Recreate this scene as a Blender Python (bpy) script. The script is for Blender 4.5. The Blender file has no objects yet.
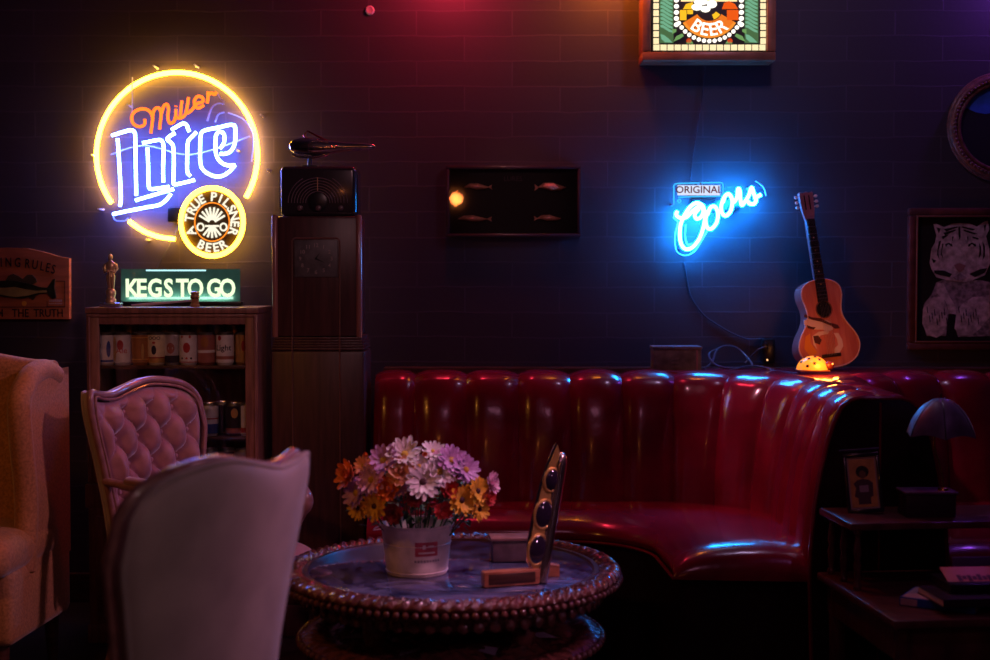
import bpy, bmesh, math, random
from mathutils import Vector, Matrix, noise
R = math.radians; PI = math.pi; sin = math.sin; cos = math.cos
random.seed(7)
SC = bpy.context.scene; COL = SC.collection
FPX = 1375.0; CAMZ = 1.35; PITCH = math.atan(55/FPX); WALL = 5.65

def P(px, py, y):
    """point of the plane at depth y seen at a photo pixel"""
    u = (px-495)/FPX; v = (330-py)/FPX
    d = Vector((u, cos(PITCH)+v*sin(PITCH), v*cos(PITCH)-sin(PITCH)))
    return Vector((0, 0, CAMZ)) + d*(y/d.y)

# ------------------------------------------------------------------ materials
MATS = {}
def mat(name, col, rough=.5, metal=0, var=.0, vscale=20, bump=0, bscale=40, coat=0, col2=None, emit=None, estr=0,
        sheen=0, spec=.5, stretch=(1, 1, 1), detail=4, trans=0, ior=1.45):
    if name in MATS: return MATS[name]
    m = bpy.data.materials.new(name); m.use_nodes = True; MATS[name] = m
    nt = m.node_tree; n = nt.nodes; l = nt.links
    b = n['Principled BSDF']
    def s(k, v):
        if k in b.inputs: b.inputs[k].default_value = v
    s('Base Color', (*col, 1)); s('Roughness', rough); s('Metallic', metal); s('Coat Weight', coat); s('Coat Roughness', .1)
    s('Sheen Weight', sheen); s('Sheen Roughness', .4); s('Specular IOR Level', spec); s('Transmission Weight', trans); s('IOR', ior)
    if emit: s('Emission Color', (*emit, 1)); s('Emission Strength', estr)
    if var or col2 or bump:
        tc = n.new('ShaderNodeTexCoord'); mp = n.new('ShaderNodeMapping'); mp.inputs['Scale'].default_value = stretch
        l.new(tc.outputs['Object'], mp.inputs[0])
    if var or col2:
        nz = n.new('ShaderNodeTexNoise'); nz.inputs['Scale'].default_value = vscale; nz.inputs['Detail'].default_value = detail
        l.new(mp.outputs[0], nz.inputs['Vector'])
        cr = n.new('ShaderNodeValToRGB'); cr.color_ramp.elements[0].position = .35; cr.color_ramp.elements[1].position = .65
        c2 = col2 or tuple(min(1, c*(1+var)) for c in col)
        c1 = col if col2 else tuple(c*(1-var) for c in col)
        cr.color_ramp.elements[0].color = (*c1, 1); cr.color_ramp.elements[1].color = (*c2, 1)
        l.new(nz.outputs[0], cr.inputs[0]); l.new(cr.outputs[0], b.inputs['Base Color'])
    if bump:
        n2 = n.new('ShaderNodeTexNoise'); n2.inputs['Scale'].default_value = bscale; n2.inputs['Detail'].default_value = 5
        l.new(mp.outputs[0], n2.inputs['Vector'])
        bp = n.new('ShaderNodeBump'); bp.inputs['Strength'].default_value = bump; bp.inputs['Distance'].default_value = .01
        l.new(n2.outputs[0], bp.inputs['Height']); l.new(bp.outputs[0], b.inputs['Normal'])
    return m
def glow(name, col, strength):
    if name in MATS: return MATS[name]
    m = bpy.data.materials.new(name); m.use_nodes = True; MATS[name] = m
    nt = m.node_tree; nt.nodes.clear()
    e = nt.nodes.new('ShaderNodeEmission'); e.inputs[0].default_value = (*col, 1); e.inputs[1].default_value = strength
    o = nt.nodes.new('ShaderNodeOutputMaterial'); nt.links.new(e.outputs[0], o.inputs[0])
    return m
def pane(name, tint=(1, 1, 1), rough=.03):
    """thin clear sheet: see-through with a mirror reflection by angle"""
    if name in MATS: return MATS[name]
    m = bpy.data.materials.new(name); m.use_nodes = True; MATS[name] = m
    nt = m.node_tree; nt.nodes.clear(); N = nt.nodes.new
    t = N('ShaderNodeBsdfTransparent'); t.inputs[0].default_value = (*tint, 1)
    g = N('ShaderNodeBsdfGlossy'); g.inputs['Roughness'].default_value = rough
    f = N('ShaderNodeFresnel'); f.inputs[0].default_value = 1.5
    mx = N('ShaderNodeMixShader'); o = N('ShaderNodeOutputMaterial')
    nt.links.new(f.outputs[0], mx.inputs[0]); nt.links.new(t.outputs[0], mx.inputs[1]); nt.links.new(g.outputs[0], mx.inputs[2])
    nt.links.new(mx.outputs[0], o.inputs[0])
    return m

# ------------------------------------------------------------------ mesh builder
class MB:
    def __init__(s): s.v = []; s.f = []; s.mi = []; s.M = Matrix(); s.cur = 0
    def geo(s, vs, fs, mi=None, M=None):
        k = len(s.v); T = s.M @ M if M is not None else s.M
        s.v += [T @ Vector(v) for v in vs]
        s.f += [[i+k for i in f] for f in fs]; s.mi += [s.cur if mi is None else mi]*len(fs); return s
    def box(s, c, d, bev=0, M=None, seg=2, mi=None):
        b = bmesh.new(); bmesh.ops.create_cube(b, size=1)
        for v in b.verts: v.co = Vector((v.co.x*d[0], v.co.y*d[1], v.co.z*d[2]))
        if bev: bmesh.ops.bevel(b, geom=b.edges[:], offset=bev, segments=seg, affect='EDGES', profile=.5)
        b.verts.index_update()
        T = Matrix.Translation(Vector(c)) @ (M if M is not None else Matrix())
        s.geo([v.co.copy() for v in b.verts], [[v.index for v in f.verts] for f in b.faces], mi, T); b.free(); return s
    def grid(s, fn, nu, nv, cu=False, cv=False, mi=None, M=None):
        vs = [fn(i/(nu if cu else nu-1), j/(nv if cv else nv-1)) for i in range(nu) for j in range(nv)]
        fs = []
        for i in range(nu if cu else nu-1):
            for j in range(nv if cv else nv-1):
                a = i; b = (i+1) % nu; c = j; d = (j+1) % nv
                fs.append([a*nv+c, b*nv+c, b*nv+d, a*nv+d])
        return s.geo(vs, fs, mi, M)
    def tube(s, pts, r, n=8, closed=False, caps=True, sx=1, sy=1, up=None, mi=None):
        pts = [Vector(p) for p in pts]; m = len(pts)
        rr = r if isinstance(r, (list, tuple)) else [r]*m
        T = []
        for i in range(m):
            a = pts[(i-1) % m] if closed or i > 0 else pts[i]; b = pts[(i+1) % m] if closed or i < m-1 else pts[i]
            t = b-a; T.append(t.normalized() if t.length > 1e-9 else Vector((0, 0, 1)))
        u0 = Vector(up) if up else (Vector((0, 1, 0)) if abs(T[0].y) < .9 else Vector((1, 0, 0)))
        nrm = (u0 - T[0]*u0.dot(T[0])).normalized()
        vs = []
        for i in range(m):
            nrm = (nrm - T[i]*nrm.dot(T[i])); nrm = nrm.normalized() if nrm.length > 1e-6 else T[i].orthogonal().normalized()
            bi = T[i].cross(nrm)
            for k in range(n):
                a = 2*PI*k/n; vs.append(pts[i] + nrm*(cos(a)*rr[i]*sx) + bi*(sin(a)*rr[i]*sy))
        fs = []
        for i in range(m if closed else m-1):
            for k in range(n):
                i2 = (i+1) % m; k2 = (k+1) % n
                fs.append([i*n+k, i*n+k2, i2*n+k2, i2*n+k])
        if caps and not closed: fs.append(list(range(n))[::-1]); fs.append([(m-1)*n+k for k in range(n)])
        return s.geo(vs, fs, mi)
    def cyl(s, a, b, r, r2=None, n=20, mi=None): return s.tube([a, b], [r, r if r2 is None else r2], n, mi=mi)
    def lathe(s, prof, n=32, c=(0, 0, 0), M=None, mi=None, sx=1, sy=1):
        m = len(prof); vs = []; fs = []
        for i in range(m):
            for k in range(n):
                a = 2*PI*k/n; vs.append((prof[i][0]*cos(a)*sx, prof[i][0]*sin(a)*sy, prof[i][1]))
        for i in range(m-1):
            for k in range(n): fs.append([i*n+k, i*n+(k+1) % n, (i+1)*n+(k+1) % n, (i+1)*n+k])
        if prof[0][0] > 1e-6: fs.append(list(range(n))[::-1])
        if prof[-1][0] > 1e-6: fs.append([(m-1)*n+k for k in range(n)])
        return s.geo(vs, fs, mi, Matrix.Translation(Vector(c)) @ (M if M is not None else Matrix()))
    def ball(s, c, r, n=12, M=None, mi=None):
        r = r if isinstance(r, (tuple, list)) else (r, r, r); h = max(4, n//2+1)
        pr = [(sin(PI*i/h), -cos(PI*i/h)) for i in range(h+1)]
        return s.lathe([(p[0], p[1]) for p in pr], n, c, (M if M is not None else Matrix()) @ Matrix.Diagonal((*r, 1)), mi)
    def prism(s, pts, d0, d1, M=None, mi=None):
        """outline in x,z extruded along y from d0 to d1"""
        n = len(pts)
        vs = [(p[0], d0, p[1]) for p in pts]+[(p[0], d1, p[1]) for p in pts]
        fs = [list(range(n)), list(range(n, 2*n))[::-1]]+[[i, i+n, (i+1) % n+n, (i+1) % n] for i in range(n)]
        return s.geo(vs, fs, mi, M)
    def text(s, body, size, M=None, th=.001, bold=0, mi=None, bend=None):
        """lettering standing in x,z and facing -y"""
        vs, fs = text_geo(body, bold)
        q = []
        for v in vs:
            x, z, y = v.x*size, v.y*size, -v.z*th
            if bend: a = x/bend; q.append((sin(a)*(bend-y), bend-cos(a)*(bend-y), z))
            else: q.append((x, y, z))
        return s.geo(q, fs, mi, M)
    def build(s, name, m, parent=None, smooth=35, world=True):
        bm = bmesh.new(); vv = [bm.verts.new(v) for v in s.v]
        for f, k in zip(s.f, s.mi):
            ff = []
            for i in f:
                if not ff or vv[i] is not ff[-1]: ff.append(vv[i])
            if len(ff) < 3: continue
            try: q = bm.faces.new(ff); q.material_index = k; q.smooth = bool(smooth)
            except ValueError: pass
        bmesh.ops.remove_doubles(bm, verts=bm.verts, dist=1e-5)
        bmesh.ops.recalc_face_normals(bm, faces=bm.faces)
        me = bpy.data.meshes.new(name)
        if parent is not None and world:
            r = parent
            Mw = Matrix()
            while r is not None: Mw = (Matrix.LocRotScale(r.location, r.rotation_euler, r.scale)) @ Mw; r = r.parent
            bm.transform(Mw.inverted())
        bm.to_mesh(me); bm.free()
        for mm in (m if isinstance(m, (list, tuple)) else [m]): me.materials.append(mm)
        if smooth:
            try: me.set_sharp_from_angle(angle=R(smooth))
            except Exception: pass
        o = bpy.data.objects.new(name, me); COL.objects.link(o)
        if parent is not None: o.parent = parent
        return o

_TX = {}
def text_geo(body, bold=0):
    key = (body, bold)
    if key not in _TX:
        cu = bpy.data.curves.new('t', 'FONT'); cu.body = body; cu.align_x = 'CENTER'; cu.extrude = .5; cu.offset = bold
        cu.resolution_u = 3
        o = bpy.data.objects.new('t', cu); COL.objects.link(o)
        dg = bpy.context.evaluated_depsgraph_get(); dg.update()
        me = bpy.data.meshes.new_from_object(o.evaluated_get(dg))
        _TX[key] = ([v.co.copy() for v in me.vertices], [list(p.vertices) for p in me.polygons])
        bpy.data.objects.remove(o); bpy.data.curves.remove(cu); bpy.data.meshes.remove(me)
    return _TX[key]

def tag(o, label=None, cat=None, group=None, kind=None):
    if label: o['label'] = label
    if cat: o['category'] = cat
    if group: o['group'] = group
    if kind: o['kind'] = kind
    return o
def thing(name, label, cat, loc=(0, 0, 0), rz=0, group=None, rot=None):
    o = bpy.data.objects.new(name, None); COL.objects.link(o); o.empty_display_size = .05
    o.location = loc; o.rotation_euler = rot or (0, 0, rz)
    return tag(o, label, cat, group)
def copy_tree(o, parent=None):
    c = o.copy(); COL.objects.link(c)
    if parent is not None: c.parent = parent
    for ch in [x for x in COL.objects if x.parent is o]: copy_tree(ch, c)
    return c
def catmull(pts, k=6, closed=False):
    pts = [Vector(p) for p in pts]; n = len(pts); out = []
    for i in range(n if closed else n-1):
        g = lambda j: pts[j % n] if closed else pts[max(0, min(n-1, j))]
        a, b, c, d = g(i-1), g(i), g(i+1), g(i+2)
        for t in [q/k for q in range(k)]:
            out.append(.5*((2*b)+(c-a)*t+(2*a-5*b+4*c-d)*t*t+(3*b-a-3*c+d)*t**3))
    if not closed: out.append(pts[-1])
    return out
def lerp(a, b, t): return a+(b-a)*t
def interp(tab, x):
    if x <= tab[0][0]: return tab[0][1]
    for (a, b), (c, d) in zip(tab, tab[1:]):
        if x <= c: return b+(d-b)*(x-a)/(c-a)
    return tab[-1][1]
def struct(name, mb, m, smooth=0): o = mb.build(name, m, None, smooth); o['kind'] = 'structure'; return o

# ------------------------------------------------------------------ palette
wood_dark = mat('dark_walnut', (.06, .022, .016), .35, var=.35, vscale=9, stretch=(1, 1, 12), bump=.05)
wood_cab = mat('cabinet_wood', (.20, .085, .065), .4, var=.3, vscale=8, stretch=(8, 8, 1), bump=.05)
wood_clock = mat('clock_veneer', (.065, .022, .022), .38, var=.25, vscale=6, stretch=(10, 10, 1), bump=.03)
wood_frame = mat('frame_wood', (.05, .025, .02), .4, var=.3, vscale=12, bump=.05)
leather = mat('red_leather', (.20, .004, .020), .22, var=.22, vscale=7, bump=.10, bscale=26, coat=.35, spec=.6)
leather_blk = mat('black_leather', (.02, .008, .010), .3, bump=.15, bscale=50, spec=.5)
chrome = mat('chrome', (.75, .72, .75), .14, 1, bump=.02)
brass = mat('brass', (.75, .45, .15), .25, 1, var=.2, vscale=60)
black_plastic = mat('black_plastic', (.012, .011, .014), .3)
velvet = mat('mauve_velvet', (.30, .14, .15), .55, var=.2, vscale=14, sheen=.7, bump=.06, bscale=160)
velvet_grey = mat('grey_velvet', (.34, .27, .27), .7, var=.22, vscale=5, sheen=.5, bump=.05, bscale=200)
alu = mat('aluminium', (.7, .68, .66), .28, 1)
glass = pane('clear_glass')
# ------------------------------------------------------------------ the room
def wall_material():
    m = bpy.data.materials.new('painted_block_wall'); m.use_nodes = True; nt = m.node_tree; n = nt.nodes; l = nt.links; b = n['Principled BSDF']
    tc = n.new('ShaderNodeTexCoord'); sp = n.new('ShaderNodeSeparateXYZ'); cb = n.new('ShaderNodeCombineXYZ'); l.new(tc.outputs['Object'], sp.inputs[0])
    nw = n.new('ShaderNodeTexNoise'); nw.inputs['Scale'].default_value = 5; nw.inputs['Detail'].default_value = 6
    l.new(tc.outputs['Object'], nw.inputs['Vector'])
    wob = n.new('ShaderNodeMath'); wob.operation = 'MULTIPLY_ADD'; wob.inputs[1].default_value = .022; wob.inputs[2].default_value = -.011
    l.new(nw.outputs[0], wob.inputs[0])
    ax = n.new('ShaderNodeMath'); ax.operation = 'ADD'; ax.inputs[1].default_value = 8*.39 - (P(846, 120, WALL).x % .39)
    az = n.new('ShaderNodeMath'); az.operation = 'ADD'
    az2 = n.new('ShaderNodeMath'); az2.operation = 'ADD'; az2.inputs[1].default_value = .1025*4 - (P(495, 137, WALL).z % .1025)
    l.new(sp.outputs[0], ax.inputs[0]); l.new(sp.outputs[2], az.inputs[0]); l.new(wob.outputs[0], az.inputs[1]); l.new(az.outputs[0], az2.inputs[0])
    l.new(ax.outputs[0], cb.inputs[0]); l.new(az2.outputs[0], cb.inputs[1])
    br = n.new('ShaderNodeTexBrick'); br.inputs['Scale'].default_value = 1; br.inputs['Brick Width'].default_value = .39
    br.inputs['Row Height'].default_value = .1025; br.inputs['Mortar Size'].default_value = .0035; br.inputs['Mortar Smooth'].default_value = .35
    br.inputs['Color1'].default_value = (.040, .028, .044, 1); br.inputs['Color2'].default_value = (.048, .033, .052, 1); br.inputs['Mortar'].default_value = (.065, .045, .07, 1)
    l.new(cb.outputs[0], br.inputs['Vector'])
    # only stretches of the joints show: the paint has filled the rest
    msk = n.new('ShaderNodeTexNoise'); msk.inputs['Scale'].default_value = 1.9; msk.inputs['Detail'].default_value = 3; l.new(tc.outputs['Object'], msk.inputs['Vector'])
    rmp = n.new('ShaderNodeMapRange'); rmp.inputs['From Min'].default_value = .48; rmp.inputs['From Max'].default_value = .62; l.new(msk.outputs[0], rmp.inputs[0])
    mul = n.new('ShaderNodeMath'); mul.operation = 'MULTIPLY'; l.new(br.outputs['Fac'], mul.inputs[0]); l.new(rmp.outputs[0], mul.inputs[1])
    fine = n.new('ShaderNodeTexNoise'); fine.inputs['Scale'].default_value = 70; fine.inputs['Detail'].default_value = 6; l.new(tc.outputs['Object'], fine.inputs['Vector'])
    f2 = n.new('ShaderNodeMath'); f2.operation = 'MULTIPLY'; f2.inputs[1].default_value = .28; l.new(fine.outputs[0], f2.inputs[0])
    sub = n.new('ShaderNodeMath'); sub.operation = 'ADD'; l.new(mul.outputs[0], sub.inputs[0]); l.new(f2.outputs[0], sub.inputs[1])
    bp = n.new('ShaderNodeBump'); bp.inputs['Strength'].default_value = .3; bp.inputs['Distance'].default_value = .006
    l.new(sub.outputs[0], bp.inputs['Height']); l.new(bp.outputs[0], b.inputs['Normal'])
    l.new(br.outputs['Color'], b.inputs['Base Color']); b.inputs['Roughness'].default_value = .6
    return m
wallm = wall_material()
plain = mat('dark_plaster', (.03, .02, .03), .7, var=.2, vscale=4, bump=.1)
ROOM = (-3.6, 3.6, -2.4, WALL, 3.1)
x0, x1, y0, y1, zt = ROOM
struct('wall_back', MB().box(((x0+x1)/2, y1+.05, zt/2), (x1-x0, .1, zt)), wallm)
struct('wall_left', MB().box((x0-.05, (y0+y1)/2, zt/2), (.1, y1-y0+.2, zt)), plain)
struct('wall_right', MB().box((x1+.05, (y0+y1)/2, zt/2), (.1, y1-y0+.2, zt)), plain)
struct('wall_front', MB().box(((x0+x1)/2, y0-.05, zt/2), (x1-x0, .1, zt)), plain)
struct('floor', MB().box(((x0+x1)/2, (y0+y1)/2, -.05), (x1-x0+.2, y1-y0+.2, .1)), mat('dark_floor', (.02, .012, .014), .35, var=.4, vscale=3, bump=.1))
struct('ceiling', MB().box(((x0+x1)/2, (y0+y1)/2, zt+.05), (x1-x0+.2, y1-y0+.2, .1)), plain)
struct('baseboard_back', MB().box(((x0+x1)/2, y1-.012, .06), (x1-x0, .022, .12), .004), wood_dark)

# ------------------------------------------------------------------ booth sofas
SEAM0 = .677; CW = .196; RAD = .48; XE = 1.08; YB = 5.2; XS = .60; MIRX = 1.18
def back_path(s):
    """s = run of the seat back measured from x = XS; returns point and the direction towards the sitter"""
    if s <= 0: return Vector((XS+s, YB)), Vector((0, -1))
    L = RAD*PI/2
    if s <= L:
        a = s/RAD; return Vector((XS+RAD*sin(a), YB-RAD+RAD*cos(a))), Vector((-sin(a), -cos(a)))
    return Vector((XE, YB-RAD-(s-L))), Vector((-1, 0))
PROF = [(.10, .40), (.098, .50), (.088, .62), (.07, .74), (.048, .84), (.028, .90), (.006, .94), (-.02, .960), (-.05, .969), (-.085, .968), (-.10, .955), (-.105, .90)]
def channel(mb, sa, sb, mir, seed):
    def fn(u, v):
        s = lerp(sa, sb, u); p, d = back_path(s)
        k = v*(len(PROF)-1); i = min(int(k), len(PROF)-2); t = k-i
        n_, z = lerp(PROF[i][0], PROF[i+1][0], t), lerp(PROF[i][1], PROF[i+1][1], t)
        e = 1-abs(2*u-1)**3.2
        puff = .025*e*(1 if z > .45 else .6)
        # profile normal (in n,z): mostly forward on the face, upward on the roll
        dn, dz = PROF[i+1][0]-PROF[i][0], PROF[i+1][1]-PROF[i][1]; L = math.hypot(dn, dz); nn, nz = dz/L, -dn/L
        if nz < 0 and z > .9: nz = -nz*.2
        wr = .004*noise.noise(Vector((s*9, z*5, seed)))*e
        n_ += nn*(puff+wr); z += nz*(puff*.75+wr)
        q = p+d*n_
        x = q.x if not mir else 2*MIRX-q.x
        return (x, q.y, z)
    mb.grid(fn, 15, 34)
def booth(root, mir, s0, nch):
    sgn = -1 if mir else 1
    fx = lambda x: 2*MIRX-x if mir else x
    back = MB()
    # back board behind the channels
    N = 60; smax = SEAM0-XS+CW*6; smin = s0
    pts = [back_path(lerp(smin, smax, i/N)) for i in range(N+1)]
    def bf(u, v):
        p, d = pts[min(N, int(round(u*N)))]
        n_, z = [(-.03, .02), (-.03, .93), (-.095, .945), (-.099, .02)][int(round(v*3))]
        q = p+d*n_; return (fx(q.x), q.y, z)
    back.grid(bf, N+1, 4)
    bk = back.build('backrest', leather, root)
    for k in range(nch):
        sb = smax-CW*k; sa = sb-CW
        c = MB(); channel(c, max(sa, smin), sb, mir, k*3.1+(50 if mir else 0)); c.build('channel_cushion', leather, bk, smooth=80)
    # seat: lofted between the foot of the back and the front curve
    L = RAD*PI/2
    def inner(s):
        if s <= 0: return Vector((lerp(.25, smin+XS, s/smin), 4.83))
        if s <= L:
            a = s/RAD; return Vector((.25+.29*sin(a), 4.52+.31*cos(a)))
        t = (s-L)/(smax-L); return Vector((lerp(.54, .555, t), lerp(4.52, 4.24, t)))
    prof = [(0, .500), (.15, .509), (.35, .514), (.55, .511), (.70, .503), (.82, .490), (.91, .474), (.97, .454), (1, .432), (.985, .414), (.96, .408)]
    def outer(s):
        p, d = back_path(s); return p+d*.06
    def sf(u, v):
        us = u
        s = lerp(smin, smax, us); extra = 0
        k = v*(len(prof)-1); i = min(int(k), len(prof)-2); t = k-i
        f, z = lerp(prof[i][0], prof[i+1][0], t), lerp(prof[i][1], prof[i+1][1], t)
        q = outer(s).lerp(inner(s), f)
        # rounded end
        e = (smax-s)
        if e < .20:
            w = 1-e/.20; z -= (1-math.sqrt(max(0, 1-w**2.4)))*.075*(z-.40)/.10
        z += .003*noise.noise(Vector((q.x*6, q.y*6, 3)))
        return (fx(q.x), q.y, z)
    NU = 110
    st = MB(); st.grid(sf, NU, 28)
    end = [sf(1, j/27) for j in range(28)]; k = len(st.v)
    a = end[0]; b_ = end[-1]
    st.v += [Vector(e) for e in end]+[Vector((a[0], a[1], .40))]
    st.f.append(list(range(k, k+29))); st.mi.append(0)
    st.build('seat_cushion', leather, root, smooth=60)
    # piping along the front lip
    pp = [Vector((fx(inner(lerp(smin, smax, i/60)).x), inner(lerp(smin, smax, i/60)).y, .408)) for i in range(61)]
    MB().tube(pp, .006, 6).build('piping', leather, root)
    ba = MB()
    def bs(u, v):
        s = lerp(smin, smax, u); q = outer(s).lerp(inner(s), [.0, .95, .95][int(round(v*2))]); z = [.404, .404, .0][int(round(v*2))]
        return (fx(q.x), q.y+(.012 if u == 1 else 0), z)
    ba.grid(bs, 60, 3)
    o, i_ = outer(smax), inner(smax)
    q = [(fx(o.x), i_.y+.02), (fx(lerp(o.x, i_.x, .95)), i_.y+.02)]
    ba.geo([(q[0][0], q[0][1], 0), (q[1][0], q[1][1], 0), (q[1][0], q[1][1], .404), (q[0][0], q[0][1], .404)], [[0, 1, 2, 3]])
    ba.build('base', leather_blk, root, smooth=40)
    return root, smax
LB = thing('booth_sofa', 'long glossy red leather booth sofa with channelled back along the dark wall', 'booth sofa', (0, 4.9, 0))
_, smax = booth(LB, False, -1.055, 12); booth(LB, True, -1.0, 11)
# black end panel of the shared partition, and the cushion filling the corner top
yend = back_path(smax)[0].y
ep = []
for n_, z in PROF[:10]: ep.append((XE-n_-.012, z+(.006 if z > .9 else 0)))
ep = [(XE-.10, .01)]+ep
full = ep+[(2*MIRX-x, z) for x, z in ep[::-1]]
e = MB(); e.prism(full, yend-.022, yend+.01); e.build('end_panel', leather_blk, LB, smooth=0)
e = MB(); e.tube([(MIRX, yend-.024, z) for z in (.02, .3, .6, .96)], .004, 6)
e.tube([(x, yend-.022, z) for x, z in full], .007, 6); e.build('end_panel_piping', leather, LB)
# top of the corner where the two booths meet
cp = []
for i in range(25):
    s = lerp(0, smax, i/24); p, d = back_path(s); q = p-d*.085; cp.append((q.x, q.y))
outl = [(XS, WALL-.12)]+cp
outl = outl+[(2*MIRX-x, y) for x, y in outl[::-1]]
cc = MB(); 
b = bmesh.new(); vs = [b.verts.new((x, y, .90)) for x, y in outl]; f = b.faces.new(vs)
g = bmesh.ops.extrude_face_region(b, geom=[f]); up = [v for v in g['geom'] if isinstance(v, bmesh.types.BMVert)]
for v in up: v.co.z = .975
topf = [q for q in g['geom'] if isinstance(q, bmesh.types.BMFace)]
bmesh.ops.bevel(b, geom=[ed for q in topf for ed in q.edges], offset=.015, segments=3, affect='EDGES')
b.verts.index_update(); cc.geo([v.co.copy() for v in b.verts], [[v.index for v in q.verts] for q in b.faces]); b.free()
cc.build('corner_cushion', leather, LB, smooth=50)
# straight dark ledge between sofa back and wall
lg = MB(); lg.box(((-.45+XS)/2, (YB+.105+WALL)/2, .475), (XS+.45, WALL-YB-.107, .95), .004)
struct('trim_1', lg, wood_dark)
lg = MB(); lg.box((.65, WALL-.06, .4875), (6*.98, .10, .975), .004)
lg.v = [Vector((max(-.45, v.x), v.y, v.z)) for v in lg.v]
struct('trim_2', lg, wood_dark)

# ------------------------------------------------------------------ round carved coffee table
TC = Vector((P(451, 578, 4.1).x, 4.12, 0)); TR = .507; TZ = .47
carve = mat('carved_rosewood', (.11, .036, .03), .24, var=.4, vscale=40, bump=.3, bscale=160, coat=.4)
tbl = thing('coffee_table', 'round dark coffee table with carved wooden rim and glassy blue-black top', 'table', TC)
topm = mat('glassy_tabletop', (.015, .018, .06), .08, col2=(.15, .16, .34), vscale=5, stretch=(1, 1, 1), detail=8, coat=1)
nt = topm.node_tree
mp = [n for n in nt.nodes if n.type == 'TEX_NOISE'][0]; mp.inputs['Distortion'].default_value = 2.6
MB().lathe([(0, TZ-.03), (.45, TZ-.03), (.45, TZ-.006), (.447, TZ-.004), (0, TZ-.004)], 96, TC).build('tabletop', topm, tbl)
MB().lathe([(.425, TZ-.005), (.43, TZ+.002), (.443, TZ+.002), (.448, TZ-.005)], 96, TC).build('inlay_ring', wood_dark, tbl)
rim = MB(); NL = 84
def rimf(u, v):
    a = 2*PI*u; k = v*2*PI
    r0, rz = (.031, .014); base = .476
    cr, cz = cos(k), sin(k)
    x = base+r0*cr; z = TZ-.012+rz*cz
    if cz > -.2:
        leaf = abs(sin(NL/2*a+2.6*cr))**.7; vein = abs(sin(NL*1.5*a-7*cr)); nz = noise.noise(Vector((a*40, cr*3, cz*2)))
        z += (.017*leaf-.008+.005*vein*leaf+.004*nz)*(.35+.65*max(0, cz)); x += .005*leaf*cr
    return (TC.x+x*cos(a), TC.y+x*sin(a), z)
rim.grid(rimf, NL*8, 18, cu=True, cv=True)
for i in range(120):
    a = 2*PI*i/120; rim.ball((TC.x+.507*cos(a), TC.y+.507*sin(a), TZ-.026), (.012, .012, .011), 6)
rim.build('carved_rim', carve, tbl, smooth=60)
ap = MB(); ap.lathe([(.44, TZ-.03), (.478, TZ-.032), (.47, TZ-.05), (.445, TZ-.062), (.44, TZ-.085), (.425, TZ-.088), (.425, TZ-.03)], 96, TC)
for i in range(64):
    a = 2*PI*i/64; ap.ball((TC.x+.452*cos(a), TC.y+.452*sin(a), TZ-.072), (.012, .017, .019), 6, M=Matrix.Rotation(a, 4, 'Z') @ Matrix.Rotation(.5, 4, 'X'))
    a += PI/64; ap.ball((TC.x+.47*cos(a), TC.y+.47*sin(a), TZ-.046), (.011, .011, .01), 6)
ap.build('apron', carve, tbl, smooth=60)
for k in range(4):
    a = R(45+90*k); q = Vector((TC.x+.30*cos(a), TC.y+.30*sin(a), 0))
    lgp = [(.022, 0), (.034, .01), (.036, .04), (.02, .07), (.026, .12), (.03, .19), (.035, .21), (.035, .245), (.022, .27), (.034, .30), (.038, .33), (.024, .37), (.03, .40), (.036, .42), (.036, .442)]
    MB().lathe(lgp, 20, q).build('leg', carve, tbl, smooth=50)
# lower carved shelf: relief leaves round a rosette
SZ = .27
sh = MB()
def shf(u, v):
    a = 2*PI*u; r = .02+.43*v
    h = 0
    if r < .17: h = .012*abs(sin(8*a))**.5*sin(PI*min(1, r/.17))
    elif r < .20: h = .012
    elif r < .37:
        t = (r-.20)/.17; h = .026*abs(sin(4*a+2.5*t))**.8*sin(PI*t)+.007*abs(sin(36*a+26*t))*abs(sin(20*t))
    else:
        t = (r-.37)/.08; h = .014*sin(PI*t)+.006*abs(sin(30*a+3*t))
    h += .004*noise.noise(Vector((cos(a)*r*50, sin(a)*r*50, 1)))
    return (TC.x+r*cos(a), TC.y+r*sin(a), SZ+h)
sh.grid(shf, 360, 46, cu=True)
sh.lathe([(.02, SZ-.02), (.45, SZ-.02), (.45, SZ)], 72, TC)
for i in range(90):
    a = 2*PI*i/90; sh.ball((TC.x+.455*cos(a), TC.y+.455*sin(a), SZ-.004), .013, 6)
sh.ball((TC.x, TC.y, SZ), (.03, .03, .02), 12)
ls = sh.build('lower_shelf', carve, tbl, smooth=60)
for i in range(8):
    a = R(22.5+45*i); pl = MB()
    M = Matrix.Translation((TC.x+.285*cos(a), TC.y+.285*sin(a), SZ+.018)) @ Matrix.Rotation(a, 4, 'Z')
    pl.geo([M @ Vector(v) for v in [(-.06, 0, .0), (0, -.035, .003), (.06, 0, 0), (0, .035, .003)]], [[0, 1, 2, 3]])
    pl.build('pale_opening', mat('pale_opening', (.35, .28, .42), .35), ls, smooth=0)  # pierced openings as flat pale pieces, light through them put into the colour
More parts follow.
